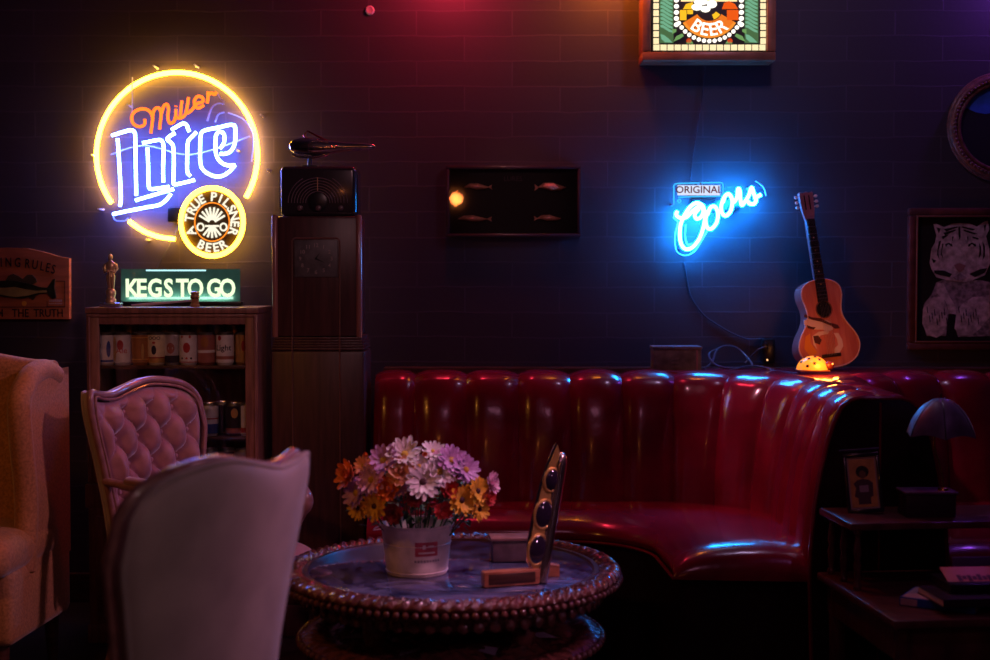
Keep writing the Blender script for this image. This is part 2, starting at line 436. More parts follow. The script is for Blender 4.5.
# ------------------------------------------------------------------ neon: big round sign
def px_path(pts, y, dx=0, dy=0, k=5): return [P(a+dx, b+dy, y) for a, b in catmull([(q[0], q[1], 0) for q in pts], k) for a, b in [(a, b)]] if False else [P(q.x+dx, q.y+dy, y) for q in catmull([(p[0], p[1], 0) for p in pts], k)]
NY = WALL-.06
n_blue = glow('neon_blue', (.08, .17, 1), 56)
n_yel = glow('neon_yellow', (1, .50, .015), 46)
n_org = glow('neon_orange', (1, .14, .012), 2.6)
n_cy = glow('neon_cyan', (.008, .27, 1), 165)
tube_off = mat('unlit_glass_tube', (.35, .38, .55), .1, spec=.8)
tube_blk = mat('blocked_out_tube', (.02, .02, .03), .3)
def c1(pts, y0=60): return [(x/5.5+90, y/5.5+y0) for x, y in pts]
sg = thing('neon_sign', 'round neon beer sign with yellow ring and white-blue letters above the cabinet', 'neon sign', P(177, 155, WALL))
def ell(cx, cy, rx, ry, a0, a1, n): return [(cx+rx*sin(R(lerp(a0, a1, i/n))), cy-ry*cos(R(lerp(a0, a1, i/n)))) for i in range(n+1)]
ring = ell(177, 155, 80.5, 82.5, -125.5, 121, 70)
MB().tube([P(x, y, NY+.028) for x, y in ring], .0095, 8).build('ring_tube', n_yel, sg)
MB().tube(px_path([(129, 221), (139, 228.5), (150, 234), (162, 237.5), (175, 239)], NY+.028), .0088, 8).build('ring_tube', n_yel, sg)
LITE = [
 [(120, 415), (170, 400), (222, 386), (243, 396), (249, 425), (251, 560), (255, 745)],
 [(152, 432), (158, 520), (166, 660), (170, 760), (165, 805)],
 [(125, 848), (200, 832), (300, 812), (380, 797), (420, 768), (445, 735)],
 [(250, 772), (350, 742), (460, 710)],
 [(290, 457), (345, 445), (385, 440), (402, 458), (405, 500), (402, 600), (404, 672)],
 [(316, 482), (320, 580), (322, 680), (330, 708), (360, 708), (435, 697)],
 [(448, 384), (482, 364), (512, 349), (532, 358), (538, 375), (546, 394)],
 [(468, 402), (440, 418), (424, 436), (442, 452), (458, 478), (461, 560), (459, 670), (470, 684), (510, 676), (575, 660)],
 [(585, 396), (570, 412), (548, 435), (537, 460), (535, 540), (535, 612), (552, 638)],
 [(770, 356), (700, 372), (630, 388), (610, 410), (606, 480), (608, 570), (630, 612), (680, 638), (725, 638), (765, 615), (798, 578)],
 [(770, 356), (795, 362), (800, 395), (796, 460), (775, 500), (748, 515), (715, 516)],
 [(798, 578), (760, 580), (720, 562), (694, 520), (690, 450), (696, 408), (716, 394), (736, 408), (738, 450), (716, 488)],
]
for q in LITE: MB().tube(px_path(c1(q), NY-.01), .0066, 8).build('letter_tube', n_blue, sg)
def c3(pts): return [(x/9+115, y/9+80) for x, y in pts]
MIL = [
 [(268, 352), (265, 400), (222, 420), (172, 400), (150, 350), (165, 298), (215, 265), (275, 262), (318, 290), (338, 340), (332, 410), (322, 480)],
 [(338, 330), (350, 275), (378, 250), (405, 265), (415, 320), (405, 400), (402, 445)],
 [(418, 300), (440, 235), (468, 220), (482, 260), (475, 330), (490, 385), (525, 380), (545, 330), (548, 262)],
 [(548, 240), (549, 232)],
 [(548, 330), (580, 345), (590, 300), (602, 185)],
 [(588, 345), (628, 318), (646, 260), (662, 155)],
 [(650, 300), (690, 272), (735, 215), (790, 195), (785, 158), (745, 148), (716, 185), (722, 235), (755, 252), (800, 225)],
 [(838, 105), (836, 160), (830, 210)],
 [(840, 135), (870, 118), (895, 130), (915, 108)],
]
for q in MIL: MB().tube(px_path(c3(q), NY-.02), .0062, 8).build('script_tube', n_org, sg)
for q in [[(918, 110), (950, 160), (985, 205)], [(985, 215), (930, 210), (880, 240), (850, 300), (830, 370)], [(985, 290), (930, 310), (900, 380)]]:
    MB().tube(px_path(c3(q), NY+.005), .004, 6).build('unlit_tube', tube_off, sg)
for q in [[(232, 95), (232, 320)], [(115, 520), (300, 470), (560, 520), (880, 420)], [(890, 560), (900, 420), (850, 330), (760, 290)], [(125, 850), (140, 882), (190, 885), (210, 870)]]:
    MB().tube(px_path(c1(q), NY+.018), .003, 6).build('unlit_tube', tube_off, sg)
for x, y in [(154, 66), (195, 65), (92, 155), (261, 115), (268, 170), (99, 209), (146, 240), (236, 150), (128, 105)]:
    a = P(x, y, NY); MB().cyl((a.x, WALL, a.z), (a.x, NY-.012, a.z), .006, .0035, 8).build('standoff', tube_off, sg)
# round badge with lettering
BY = NY-.035; BC = (212, 222)
bd = MB()
dk = mat('badge_backing', (.05, .03, .015), .4)
def el3(cx, cy, rx, ry, y, n=48): return [P(cx+rx*sin(2*PI*i/n), cy-ry*cos(2*PI*i/n), y) for i in range(n)]
def disc(mb, cx, cy, rx, ry, y, th=.004, n=48, mi=None):
    a = el3(cx, cy, rx, ry, y, n); b = [p+Vector((0, th, 0)) for p in a]
    mb.geo(a+b, [list(range(n)), list(range(n, 2*n))[::-1]]+[[i, (i+1) % n, (i+1) % n+n, i+n] for i in range(n)], mi)
disc(bd, *BC, 30, 32, BY+.03); badge = bd.build('badge', dk, sg)
MB().tube(el3(*BC, 31.2, 34, BY+.018), .0098, 8, closed=True).build('badge_ring', glow('neon_gold', (1, .50, .02), 22), badge)
MB().tube(el3(*BC, 17.3, 19.3, BY+.022), .0026, 6, closed=True).build('inner_ring', glow('neon_amber', (1, .25, .02), 1.6), badge)
lit = glow('lit_lettering', (1, .93, .72), 1.1)
def arc_text(mb, s, cx, cy, rx, ry, a0, a1, size, y, inward=False, bold=.02):
    n = len(s)
    for i, ch in enumerate(s):
        if ch == ' ': continue
        a = lerp(a0, a1, i/max(1, n-1)); p = P(cx+rx*sin(R(a)), cy-ry*cos(R(a)), y)
        rot = R(a)+(PI if inward else 0)
        mb.text(ch, size, Matrix.Translation(p) @ Matrix.Rotation(rot, 4, 'Y') @ Matrix.Translation((0, 0, -size*.35)), .003, bold)
for s, a0, a1, inv in [('A', -112, -112, 0), ('TRUE', -81, -27, 0), ('PILSNER', 4, 112, 0), ('BEER', 208, 152, 1)]:
    for i, ch in enumerate(s):
        m = MB(); a = a0 if len(s) == 1 else lerp(a0, a1, i/(len(s)-1)); arc_text(m, ch, BC[0], BC[1], 23.0, 25.5, a, a, .050, BY+.022, inv, .03)
        m.build('letter', lit, badge, smooth=0)
wh = MB()
def bar(mb, x0, y0, x1, y1, w, y, th=.003):
    a, b = P(x0, y0, y), P(x1, y1, y); d = (b-a).normalized(); nn = Vector((-d.z, 0, d.x))*w/2
    q = [a+nn, b+nn, b-nn, a-nn]; mb.geo(q+[p+Vector((0, th, 0)) for p in q], [[0, 1, 2, 3], [7, 6, 5, 4], [0, 4, 5, 1], [1, 5, 6, 2], [2, 6, 7, 3], [3, 7, 4, 0]])
for a in (-62, -44, -26, -9, 9, 26, 44, 62): bar(wh, BC[0]+3*sin(R(a)), BC[1]+1-3*cos(R(a)), BC[0]+14.5*sin(R(a)), BC[1]+1-16*cos(R(a)), .0085, BY+.022)
for a in (-38, -19, 0, 19, 38): bar(wh, BC[0]+3*sin(R(a)), BC[1]+5, BC[0]+14*sin(R(a)), BC[1]+3+13*cos(R(a)), .0085, BY+.022)
bar(wh, BC[0]-7, BC[1]+4, BC[0]+7, BC[1]+4, .008, BY+.022)
wh.build('wheat_emblem', lit, badge, smooth=0)
for sx in (-11.5, 11.5):
    MB().tube(el3(BC[0]+sx, BC[1]+5, 3.2, 3.6, BY+.022, 16), .004, 6, closed=True).build('emblem_scroll', lit, badge)
tr = MB(); a = P(181, 215, WALL-.03); tr.box(a, (.10, .05, .06), .006); tr.build('transformer', black_plastic, sg)
# supply cord to the plug behind the cabinet
cord = mat('cable_rubber', (.06, .06, .09), .35)
MB().tube(px_path([(181, 221), (170, 245), (160, 262), (150, 285), (140, 330)], WALL-.012), .003, 6).build('cord', cord, sg)

# ------------------------------------------------------------------ blue script sign
CY = WALL-.09
bs = thing('neon_sign', 'glowing blue script neon sign above the sofa, left of the guitar', 'neon sign', P(715, 220, WALL))
def c4(pts): return [(x/7.333+660, y/7.333+170) for x, y in pts]
CO = [
 [(128, 300), (120, 330), (150, 352), (195, 345), (240, 300), (290, 268), (318, 300), (300, 345), (268, 358), (255, 325), (285, 285)],
 [(320, 290), (330, 340), (318, 420), (290, 500), (240, 565), (190, 580), (155, 540), (145, 460), (158, 380), (205, 290), (262, 243), (312, 262), (330, 320)],
 [(352, 300), (335, 360), (345, 420), (378, 430), (415, 385), (425, 320), (405, 270), (370, 275), (348, 330)],
 [(470, 200), (450, 260), (455, 315), (485, 335), (520, 295), (530, 225), (508, 178), (478, 190), (462, 240)],
 [(540, 240), (565, 200), (572, 140), (585, 150), (590, 215), (600, 258), (625, 230)],
 [(610, 250), (650, 190), (672, 128), (690, 180), (705, 215), (690, 248), (655, 245), (645, 225)],
 [(690, 215), (715, 195), (742, 180)],
]
for q in CO: MB().tube(px_path(c4(q), CY), .0075, 8).build('script_tube', n_cy, bs)
for q in [[(105, 310), (98, 350), (130, 385), (108, 480), (118, 590), (180, 628), (250, 600), (310, 510), (350, 440)], [(190, 400), (185, 480), (200, 545), (235, 540)], [(700, 80), (755, 120), (780, 190)]]:
    MB().tube(px_path(c4(q), CY+.012), .0035, 6).build('outline_tube', tube_off, bs)
pn = MB()
a, b = P(*c4([(128, 185)])[0], CY+.01), P(*c4([(440, 112)])[0], CY+.01)
pan = MB().box((a+b)/2, (b.x-a.x, .012, b.z-a.z), .001).build('word_panel', glow('lit_white_panel', (.75, .80, 1), 1.0), bs)
m = MB(); m.text('ORIGINAL', (b.z-a.z)*.98, Matrix.Translation(((a.x+b.x)/2, a.y-.008, a.z+.009)) @ Matrix.Diagonal((1.05, 1, 1, 1)), .002, .01)
m.build('panel_lettering', mat('red_lettering', (.45, .03, .03), .5), pan, smooth=0)
MB().tube(px_path(c4([(102, 250), (102, 150), (105, 108), (150, 98), (300, 95), (440, 92), (462, 112), (462, 165), (445, 190), (250, 195), (135, 200)]), CY+.01, k=3), .0028, 6).build('panel_border_tube', glow('neon_cyan_dim', (.05, .45, .9), 1.4), bs)
MB().tube(px_path(c4([(140, 215), (155, 225), (140, 240), (130, 225), (142, 215)]), CY+.01, k=3), .0028, 6).build('panel_border_tube', MATS['neon_cyan_dim'], bs)
for x, y in c4([(102, 250), (300, 98), (160, 575), (500, 330), (672, 125), (740, 182), (350, 430)]):
    a = P(x, y, CY); MB().cyl((a.x, WALL, a.z), (a.x, CY+.006, a.z), .006, .004, 8).build('standoff', tube_off, bs)
m = MB(); a = P(715, 205, WALL-.025); m.box(a, (.2, .04, .05), .006); m.build('transformer', black_plastic, bs)

# cords
def cable(name, label, pts, y, r=.004, m=cord, k=6):
    o = MB().tube(px_path(pts, y, k=k) if not isinstance(y, list) else catmull([P(p[0], p[1], yy) for p, yy in zip(pts, y)], k), r, 6).build(name, m)
    return tag(o, label, 'cable')
cable('power_cord', 'thin cord running down the wall from the blue script sign to the plug', [(684, 262), (689, 290), (694, 302), (705, 316), (718, 325), (732, 333), (748, 339), (764, 339), (769, 344)], WALL-.008, .0032)
cable('power_cord', 'thin cord hanging from the stained glass lamp sign to the blue script sign', [(706, 62), (702, 100), (696, 135), (692, 165), (690, 190)], WALL-.008, .0028)
lz = .9835
cable('coiled_cable', 'loop of blue-lit cable lying on the sofa top beside the old box', [(704, 369), (712, 362), (718, 349), (732, 346), (744, 354), (752, 366), (735, 368.5), (716, 365), (709, 354), (722, 347)], [5.5, 5.56, 5.6, 5.6, 5.58, 5.5, 5.47, 5.52, 5.6, 5.61], .0045)
cable('loose_cable', 'cable trailing across the sofa top towards the small lamp', [(705, 372), (725, 371.5), (748, 366), (764, 367), (776, 371), (790, 372.5), (799, 373)], [5.40, 5.42, 5.47, 5.45, 5.40, 5.28, 5.22], .004)
pg = thing('plug_adapter', 'black plug adapter on the wall above the sofa, left of the guitar', 'plug', P(768, 351, WALL))
m = MB(); a = P(768, 351, WALL-.03); m.box(a, (.05, .055, .10), .008); m.box((a.x-.02, a.y-.03, a.z+.02), (.022, .03, .03), .004); m.build('adapter_body', black_plastic, pg)
m = MB(); m.cyl((a.x-.008, a.y-.029, a.z-.035), (a.x-.008, a.y-.027, a.z-.035), .004); m.build('indicator_light', glow('amber_indicator', (1, .5, .2), 1.5), pg)
MB().tube([(a.x-.02, a.y-.045, a.z+.02), (a.x-.05, a.y-.05, a.z+.01), (a.x-.08, a.y-.02, a.z-.03), (a.x-.10, a.y-.03, .99)], .004, 6).build('plug_cord', cord, pg)

# ------------------------------------------------------------------ stained glass lamp sign
GY = WALL-.12
st = thing('stained_glass_sign', 'backlit stained glass beer lamp sign in a wooden frame at the top of the photo', 'sign', P(709, 26, WALL))
def gl(name, col, s=1.0): return glow('lit_glass_'+name, col, s)
cream, green, dkgreen, orange, red, yellow, white = gl('cream', (1, .80, .45), 1.15), gl('green', (.22, .55, .33), .8), gl('dark_green', (.12, .25, .10), .6), gl('orange', (1, .22, .02), .9), gl('red', (.8, .06, .01), .8), gl('yellow', (1, .52, .02), 1.1), gl('white', (1, .93, .8), 1.6)
lead = mat('lead_came', (.02, .015, .01), .5)
TOPY = -52
def rectp(mb, x0, y0, x1, y1, y, th): 
    q = [P(x0, y0, y), P(x1, y0, y), P(x1, y1, y), P(x0, y1, y)]
    mb.geo(q+[p+Vector((0, th, 0)) for p in q], [[0, 1, 2, 3], [7, 6, 5, 4], [0, 4, 5, 1], [1, 5, 6, 2], [2, 6, 7, 3], [3, 7, 4, 0]])
m = MB(); rectp(m, 652, TOPY, 767, 51, GY+.004, .01); lp = m.build('leaded_panel', lead, st, smooth=0)
bx = MB(); a, b = P(652, 51, GY+.014), P(767, TOPY, GY+.014); bx.box(((a.x+b.x)/2, (GY+.016+WALL)/2, (a.z+b.z)/2), (b.x-a.x+.02, WALL-GY-.02, b.z-a.z+.02)); bx.build('lamp_box', wood_dark, st)
def polyp(mb, pts, y, th=.003):
    q = [P(x, yy, y) for x, yy in pts]; n = len(q)
    mb.geo(q+[p+Vector((0, th, 0)) for p in q], [list(range(n)), list(range(n, 2*n))[::-1]]+[[i, (i+1) % n, (i+1) % n+n, i+n] for i in range(n)])
m = MB(); n = 16; w_ = (766-653)/n
for i in range(n): rectp(m, 653+w_*i+.5, 44.6, 653+w_*(i+1)-.5, 50.2, GY, .004)
for i in range(14):
    for x in (653.5, 760.5): rectp(m, x, 44-7*i-5.9, x+5.4, 44-7*i-.2, GY, .004)
m.build('border_glass', cream, lp, smooth=0)
for x, sg_ in ((660, 1), (745, 1)):
    m = MB(); g2 = MB()
    rectp(g2, x-.3, TOPY, x+13.5, 43, GY+.003, .001)
    for i in range(26):
        yy = 30-3.9*i
        polyp(m, [(x+.5, yy-5), (x+3, yy-5.2), (x+9, yy-1.2), (x+12.6, yy+.8), (x+12.6, yy+2.6), (x+9, yy+1.6), (x+3, yy-2.2), (x+.5, yy-3)], GY)
    polyp(m, [(x+.5, 34), (x+4, 35), (x+8, 38), (x+12.5, 42.5), (x+5, 42), (x+1.5, 39)], GY)
    g2.build('column_ground_glass', dkgreen, lp, smooth=0); m.build('twisted_column_glass', green, lp, smooth=0)
m = MB()
CX, CYY = 709.4, 7
for x in (676.5, 741.5):
    for i in range(9): disc(m, x, 24.5-6.1*i, 2.5, 2.3, GY, .004, 12)
for i in range(15):
    a = R(lerp(118, 242, i/14)); disc(m, CX+34.5*sin(a), CYY-34*cos(a), 2.1, 2.1, GY, .004, 12)
m.build('bead_glass', white, lp, smooth=0)
def ringp(mb, r0, r1, a0, a1, y, n=20, th=.002):
    p = [(CX+r1*sin(R(lerp(a0, a1, i/n))), CYY-r1*cos(R(lerp(a0, a1, i/n)))) for i in range(n+1)]
    q = [(CX+r0*sin(R(lerp(a0, a1, i/n))), CYY-r0*cos(R(lerp(a0, a1, i/n)))) for i in range(n+1)]
    for i in range(n): polyp(mb, [p[i], p[i+1], q[i+1], q[i]], y, th)
m = MB()
for k in range(5):
    a0 = 120+24*k; ringp(m, 14, 20 if False else 30.8, a0+.7, a0+23.3, GY+.0015, 6)
m.build('arc_glass', orange, lp, smooth=0)
m = MB(); ringp(m, 28.2, 31, 121, 239, GY, 24); m.build('arc_edge_glass', gl('amber', (1, .30, .03), 1.0), lp, smooth=0)
m = MB()
for a, ch in ((214, 'B'), (192, 'E'), (171, 'E'), (149, 'R')): arc_text(m, ch, CX, CYY, 22.3, 22.3, a, a, .070, GY-.001, True, .012)
m.build('glass_lettering', white, lp, smooth=0)
for q_ in ([(680, 10), (686.5, 10), (686.5, 20), (680, 20)], [(687.3, 9.8), (693, 9.8), (693, 14), (687.3, 14)], [(683, 9), (686, 4), (693, 2), (693, 9)]):
    m = MB(); polyp(m, q_, GY); m.build('yellow_glass', yellow, lp, smooth=0)
m = MB(); ringp(m, 8, 13.2, 125, 160, GY, 6); m.build('yellow_glass', yellow, lp, smooth=0)
for q_ in ([(727, 10), (738.5, 10), (738.5, 20), (727, 20)], [(722, 9), (724, 3), (729, 1), (735, 4), (738, 9)]):
    m = MB(); polyp(m, q_, GY); m.build('red_orange_glass', gl('red_orange', (1, .12, .01), .9), lp, smooth=0)
for x in (689, 730): m = MB(); disc(m, x, 40.8, 2.6, 2.6, GY, .004, 14); m.build('red_glass_jewel', red, lp, smooth=0)
for sx in (-1, 1):
    for q_ in ([(36, 41.5), (33, 36), (27, 33.5), (25.5, 36), (30, 39)], [(37, 29), (37, 34), (33, 31.5), (33, 29)], [(16, 43.5), (23, 43.5), (22, 40), (19, 39)]):
        m = MB(); polyp(m, [(CX+sx*a_, b_) for a_, b_ in q_], GY); m.build('leaf_glass', gl('leaf', (.18, .38, .12), .9), lp, smooth=0)
m = MB()
for x, y, rx, ry in ((697, 7, 5.5, 3.4), (705.5, 9, 5, 3.2), (701, 2, 7, 3), (712, 4, 5, 4)): disc(m, x, y, rx, ry, GY-.001, .003, 16)
m.build('cloud_glass', white, lp, smooth=0)
m = MB(); rectp(m, 681, TOPY, 737, 1.5, GY+.002, .002); m.build('pale_glass', gl('pale', (1, .72, .35), 1.3), lp, smooth=0)
fr = MB()
def frame_geo(mb, x0, y0, x1, y1, y, w, d, bev=.006):
    """rectangular frame through photo pixels at depth y, bar width w, depth d towards the wall"""
    a, b = P(x0, y1, y), P(x1, y0, y)
    for c, s in ((((a.x+b.x)/2, y+d/2, b.z-w/2), (b.x-a.x, d, w)), (((a.x+b.x)/2, y+d/2, a.z+w/2), (b.x-a.x, d, w)),
                 ((a.x+w/2, y+d/2, (a.z+b.z)/2), (w, d, b.z-a.z-2*w)), ((b.x-w/2, y+d/2, (a.z+b.z)/2), (w, d, b.z-a.z-2*w))): mb.box(c, s, bev)
frame_geo(fr, 642, TOPY-10, 777, 60.5, GY-.015, .036, WALL-GY+.013)
fr.build('frame', mat('sign_frame_wood', (.28, .12, .07), .35, var=.3, vscale=10, bump=.05), st)

# ------------------------------------------------------------------ kegs sign
KY = 5.24
ks = thing('edge_lit_sign', 'green glass keg sign with glowing white letters on top of the cabinet', 'sign', (P(180, 303, KY).x, KY, 1.232))
m = MB(); rectp(m, 121, 269, 240, 301.5, KY, .008); m.build('glass_plate', mat('green_acrylic', (.05, .12, .10), .15, var=.3, vscale=12, emit=(.10, .30, .24), estr=.10), ks, smooth=0)
m = MB(); a, b = P(119, 309.5, KY-.02), P(241, 301.5, KY-.02); m.box(((a.x+b.x)/2, KY+.005, (1.232+b.z)/2), (b.x-a.x, .05, b.z-1.232), .003); m.build('stand', black_plastic, ks)
kg = glow('lit_green_white', (.80, 1, .62), 1.25)
for s, x, z0 in (('K', 131.5, 0), ('E', 141.5, 0), ('G', 155, 0), ('S', 168.5, 0), ('T', 182.5, 0), ('O', 195.5, 0), ('G', 214, 0), ('O', 227.5, 0)):
    m = MB(); p = P(x, 296.5, KY-.002); m.text(s, .095, Matrix.Translation(p) @ Matrix.Diagonal((.80 if s not in 'E' else .85, 1, 1, 1)), .003, .030); m.build('letter', kg, ks, smooth=0)
m = MB(); rectp(m, 146, 269.6, 206, 271.2, KY-.001, .002); m.build('lit_edge', glow('lit_edge', (.5, .9, 1), 1.2), ks, smooth=0)
lamp_k = bpy.data.lights.new('sign_tube', 'AREA'); lamp_k.energy = .25; lamp_k.color = (.7, 1, .8); lamp_k.shape = 'RECTANGLE'; lamp_k.size = .4; lamp_k.size_y = .01
o = bpy.data.objects.new('sign_tube', lamp_k); COL.objects.link(o); o.location = (P(180, 300, KY).x, KY-.02, 1.262); o.rotation_euler = (R(110), 0, 0)

# ------------------------------------------------------------------ fish plank sign
FY = WALL-.03
fs = thing('fish_plaque', 'orange-red wooden fish plaque with black lettering on the wall above the wing chair', 'sign', P(0, 285, WALL))
plank = mat('orange_plank', (.55, .16, .06), .5, var=.2, vscale=7, stretch=(1, 1, 6), bump=.05)
def sgn_top(x):
    t = abs(x-8)
    return interp([(0, 247.5), (20, 248.5), (38, 252.5), (50, 256.5), (62, 258.5)], t)
pts = [(-53, 319)]+[(x, sgn_top(x)) for x in [-53+q*(122/24) for q in range(25)]]+[(69, 319)]
m = MB(); q = [P(x, y, FY) for x, y in pts]; n = len(q)
m.geo(q+[p+Vector((0, .03, 0)) for p in q], [list(range(n)), list(range(n, 2*n))[::-1]]+[[i, (i+1) % n, (i+1) % n+n, i+n] for i in range(n)])
m.build('plank', plank, fs, smooth=0)
ink = mat('black_paint', (.015, .01, .012), .5)
m = MB()
wd = 'FISHING RULES'
px_ = [-51, -43.5, -38, -30, -20, -8 if False else -12, 3.5, 14, 25, 33.5, 41.5, 47.5, 52.5]
px_ = [-46, -39, -34, -26, -15, 1, 8, 18.5, 26, 28.5, 35.5, 43, 51.5]
wx = [(-46, 'F'), (-40, 'I'), (-35, 'S'), (-26, 'H'), (-17, ''), (-6, 'I'), (4, ''), (1.5, 'I'), (8.5, 'N'), (17, 'G'), (27.5, 'R'), (35, 'U'), (42.5, 'L'), (47.5, 'E'), (53, 'S')]
wx = [(-40, 'F'), (-33, 'I'), (-26, 'S'), (-15, 'H'), (1.5, 'I'), (8.5, 'N'), (17.5, 'G'), (27, 'R'), (34.5, 'U'), (41.5, 'L'), (47, 'E'), (52.5, 'S')]
for x, ch in wx:
    dxx = (x-8)/45; p = P(x, 266.5+6.5*dxx*dxx*1.1, FY-.001)
    m.text(ch, .046, Matrix.Translation(p) @ Matrix.Rotation(R(14*dxx), 4, 'Y') @ Matrix.Diagonal((.8, 1, 1.15, 1)), .002, .01)
m.build('lettering', ink, fs, smooth=0)
for s, x in (('STRETCH', -16), ('THE', 20.5), ('TRUTH', 48.5)): 
    m = MB(); m.text(s, .046, Matrix.Translation(P(x, 316.8, FY-.001)) @ Matrix.Diagonal((.82, 1, 1, 1)), .002, .01); m.build('lettering', ink, fs, smooth=0)
def cS(pts): return [(x/7.333, y/7.333+240) for x, y in pts]
fishb = [(-60, 320), (0, 300), (60, 295), (140, 305), (230, 325), (290, 345), (345, 350), (385, 290), (402, 285), (395, 345), (408, 425), (385, 432), (345, 390), (290, 395), (240, 415), (160, 430), (80, 425), (0, 410), (-60, 390), (-120, 355)]
def flat(mb, pts, y, th): polyp(mb, pts, y, th)
m = MB(); flat(m, cS(fishb), FY-.012, .014); fb = m.build('fish', mat('fish_green_black', (.02, .025, .01), .35, var=.4, vscale=30), fs, smooth=0)
m = MB(); flat(m, cS([(-50, 350), (40, 350), (110, 345), (180, 360), (260, 372), (340, 368), (345, 385), (280, 388), (200, 408), (110, 418), (20, 405), (-50, 385)]), FY-.014, .004); m.build('belly', mat('fish_belly', (.35, .28, .08), .35, var=.2, vscale=20), fb, smooth=0)
m = MB()
flat(m, cS([(40, 298), (60, 262), (95, 248), (130, 262), (165, 285), (200, 255), (235, 255), (262, 285), (268, 310), (240, 325), (150, 306)]), FY-.008, .008)
flat(m, cS([(190, 412), (240, 440), (258, 418), (250, 402)]), FY-.008, .008)
m.build('fin', mat('fish_fin', (.07, .05, .02), .5), fb, smooth=0)
m = MB()
for q in [((400, 302), (475, 302)), ((475, 302), (475, 488)), ((475, 488), (340, 488)), ((345, 450), (345, 488)), ((0, 492), (480, 492))]:
    a, b = cS(q); bar(m, *a, *b, .0028, FY-.0015, .002)
m.build('border_line', mat('dark_line', (.06, .02, .02), .5), fs, smooth=0)
m = MB(); m.text('SOME DO', .013, Matrix.Translation(P(55.5, 301.6, FY-.001)), .002); m.text('MORE THAN', .011, Matrix.Translation(P(55.5, 304.4, FY-.001)), .002)
m = MB()
for yy in (441, 449, 467):
    for k in range(7): a, b = cS([(360+k*14, yy), (369+k*14, yy)]); bar(m, *a, *b, .003, FY-.0015, .002)
m.build('small_print', mat('white_paint', (.7, .6, .6), .5), fs, smooth=0)
m = MB(); disc(m, 24, 303.5, 2.4, 2.4, FY-.004, .006, 16); m.build('painted_float', mat('yellow_paint', (.9, .45, .05), .4), fs, smooth=0)
# ------------------------------------------------------------------ display cabinet with cans
CX0, CX1 = P(87, 400, 5.0).x, P(258, 400, 5.0).x; CYF, CYB = 5.0, 5.30; CT = 1.232; CB = P(150, 484, 5.0).z
cab = thing('display_cabinet', 'tall reddish wooden cabinet with glass door showing rows of beer cans', 'cabinet', ((CX0+CX1)/2, 5.15, 0))
cxm = (CX0+CX1)/2; cw = CX1-CX0
def b2(mb, xa, xb, ya, yb, za, zb, bev=.003): mb.box(((xa+xb)/2, (ya+yb)/2, (za+zb)/2), (xb-xa, yb-ya, zb-za), bev)
m = MB(); b2(m, CX0, CX0+.022, CYF+.02, CYB, CB, CT-.02); b2(m, CX1-.022, CX1, CYF+.02, CYB, CB, CT-.02); b2(m, CX0-.004, CX1+.004, CYF, CYB, CT-.022, CT); b2(m, CX0, CX1, CYF+.02, CYB, CB, CB+.02)
b2(m, CX0+.02, CX1-.02, CYB-.01, CYB, CB, CT-.02)
m.build('carcass', wood_cab, cab)
m = MB(); zf = CT-.024
b2(m, CX0, CX0+.046, CYF, CYF+.02, CB+.004, zf); b2(m, CX1-.046, CX1, CYF, CYF+.02, CB+.004, zf); b2(m, CX0+.044, CX1-.044, CYF, CYF+.02, zf-.038, zf); b2(m, CX0+.044, CX1-.044, CYF, CYF+.02, CB+.004, CB+.05)
for xa in (CX0+.010, CX1-.010): m.tube([(xa, CYF-.001, CB+.02), (xa, CYF-.001, zf-.008)], .004, 6)
m.tube([(CX0+.01, CYF-.001, zf-.008), (CX1-.01, CYF-.001, zf-.008)], .004, 6)
dr = m.build('glass_door', wood_cab, cab)
m = MB(); b2(m, CX0+.044, CX1-.044, CYF+.008, CYF+.011, CB+.048, zf-.036, 0); m.build('door_pane', glass, dr, smooth=0)
ZS = [P(150, 365.5, 5.03).z, P(150, 436.5, 5.03).z, P(150, 482, 5.03).z]
ZS[2] = max(ZS[2], CB+.022)
for z in ZS[:2]:
    m = MB(); b2(m, CX0+.022, CX1-.022, CYF+.022, CYB-.01, z-.012, z, .001); m.build('shelf', wood_dark, cab)
for z in ZS[:2]:
    m = MB(); b2(m, CX0+.024, CX1-.024, 5.155, 5.285, z, z+.045, .001); m.build('riser', wood_dark, cab)
m = MB(); b2(m, CX0-.008, CX1+.008, CYF-.012, CYB, .50, CB, .004); b2(m, CX0, CX1, CYF, CYB, .03, .50); b2(m, CX0-.006, CX1+.006, CYF-.008, CYB, 0, .07, .004); m.build('base_cabinet', wood_cab, cab)
for k in (0, 1):
    xa = cxm-cw/2+.03+k*(cw/2-.02); m = MB(); b2(m, xa, xa+cw/2-.04, CYF-.012, CYF, .10, .47, .004); b2(m, xa+.04, xa+cw/2-.08, CYF-.018, CYF-.01, .15, .42, .006)
    d_ = m.build('door', wood_cab, cab); m = MB(); m.ball((xa+(cw/2-.065 if k == 0 else .02), CYF-.024, .30), .011, 10); m.build('knob', brass, d_)

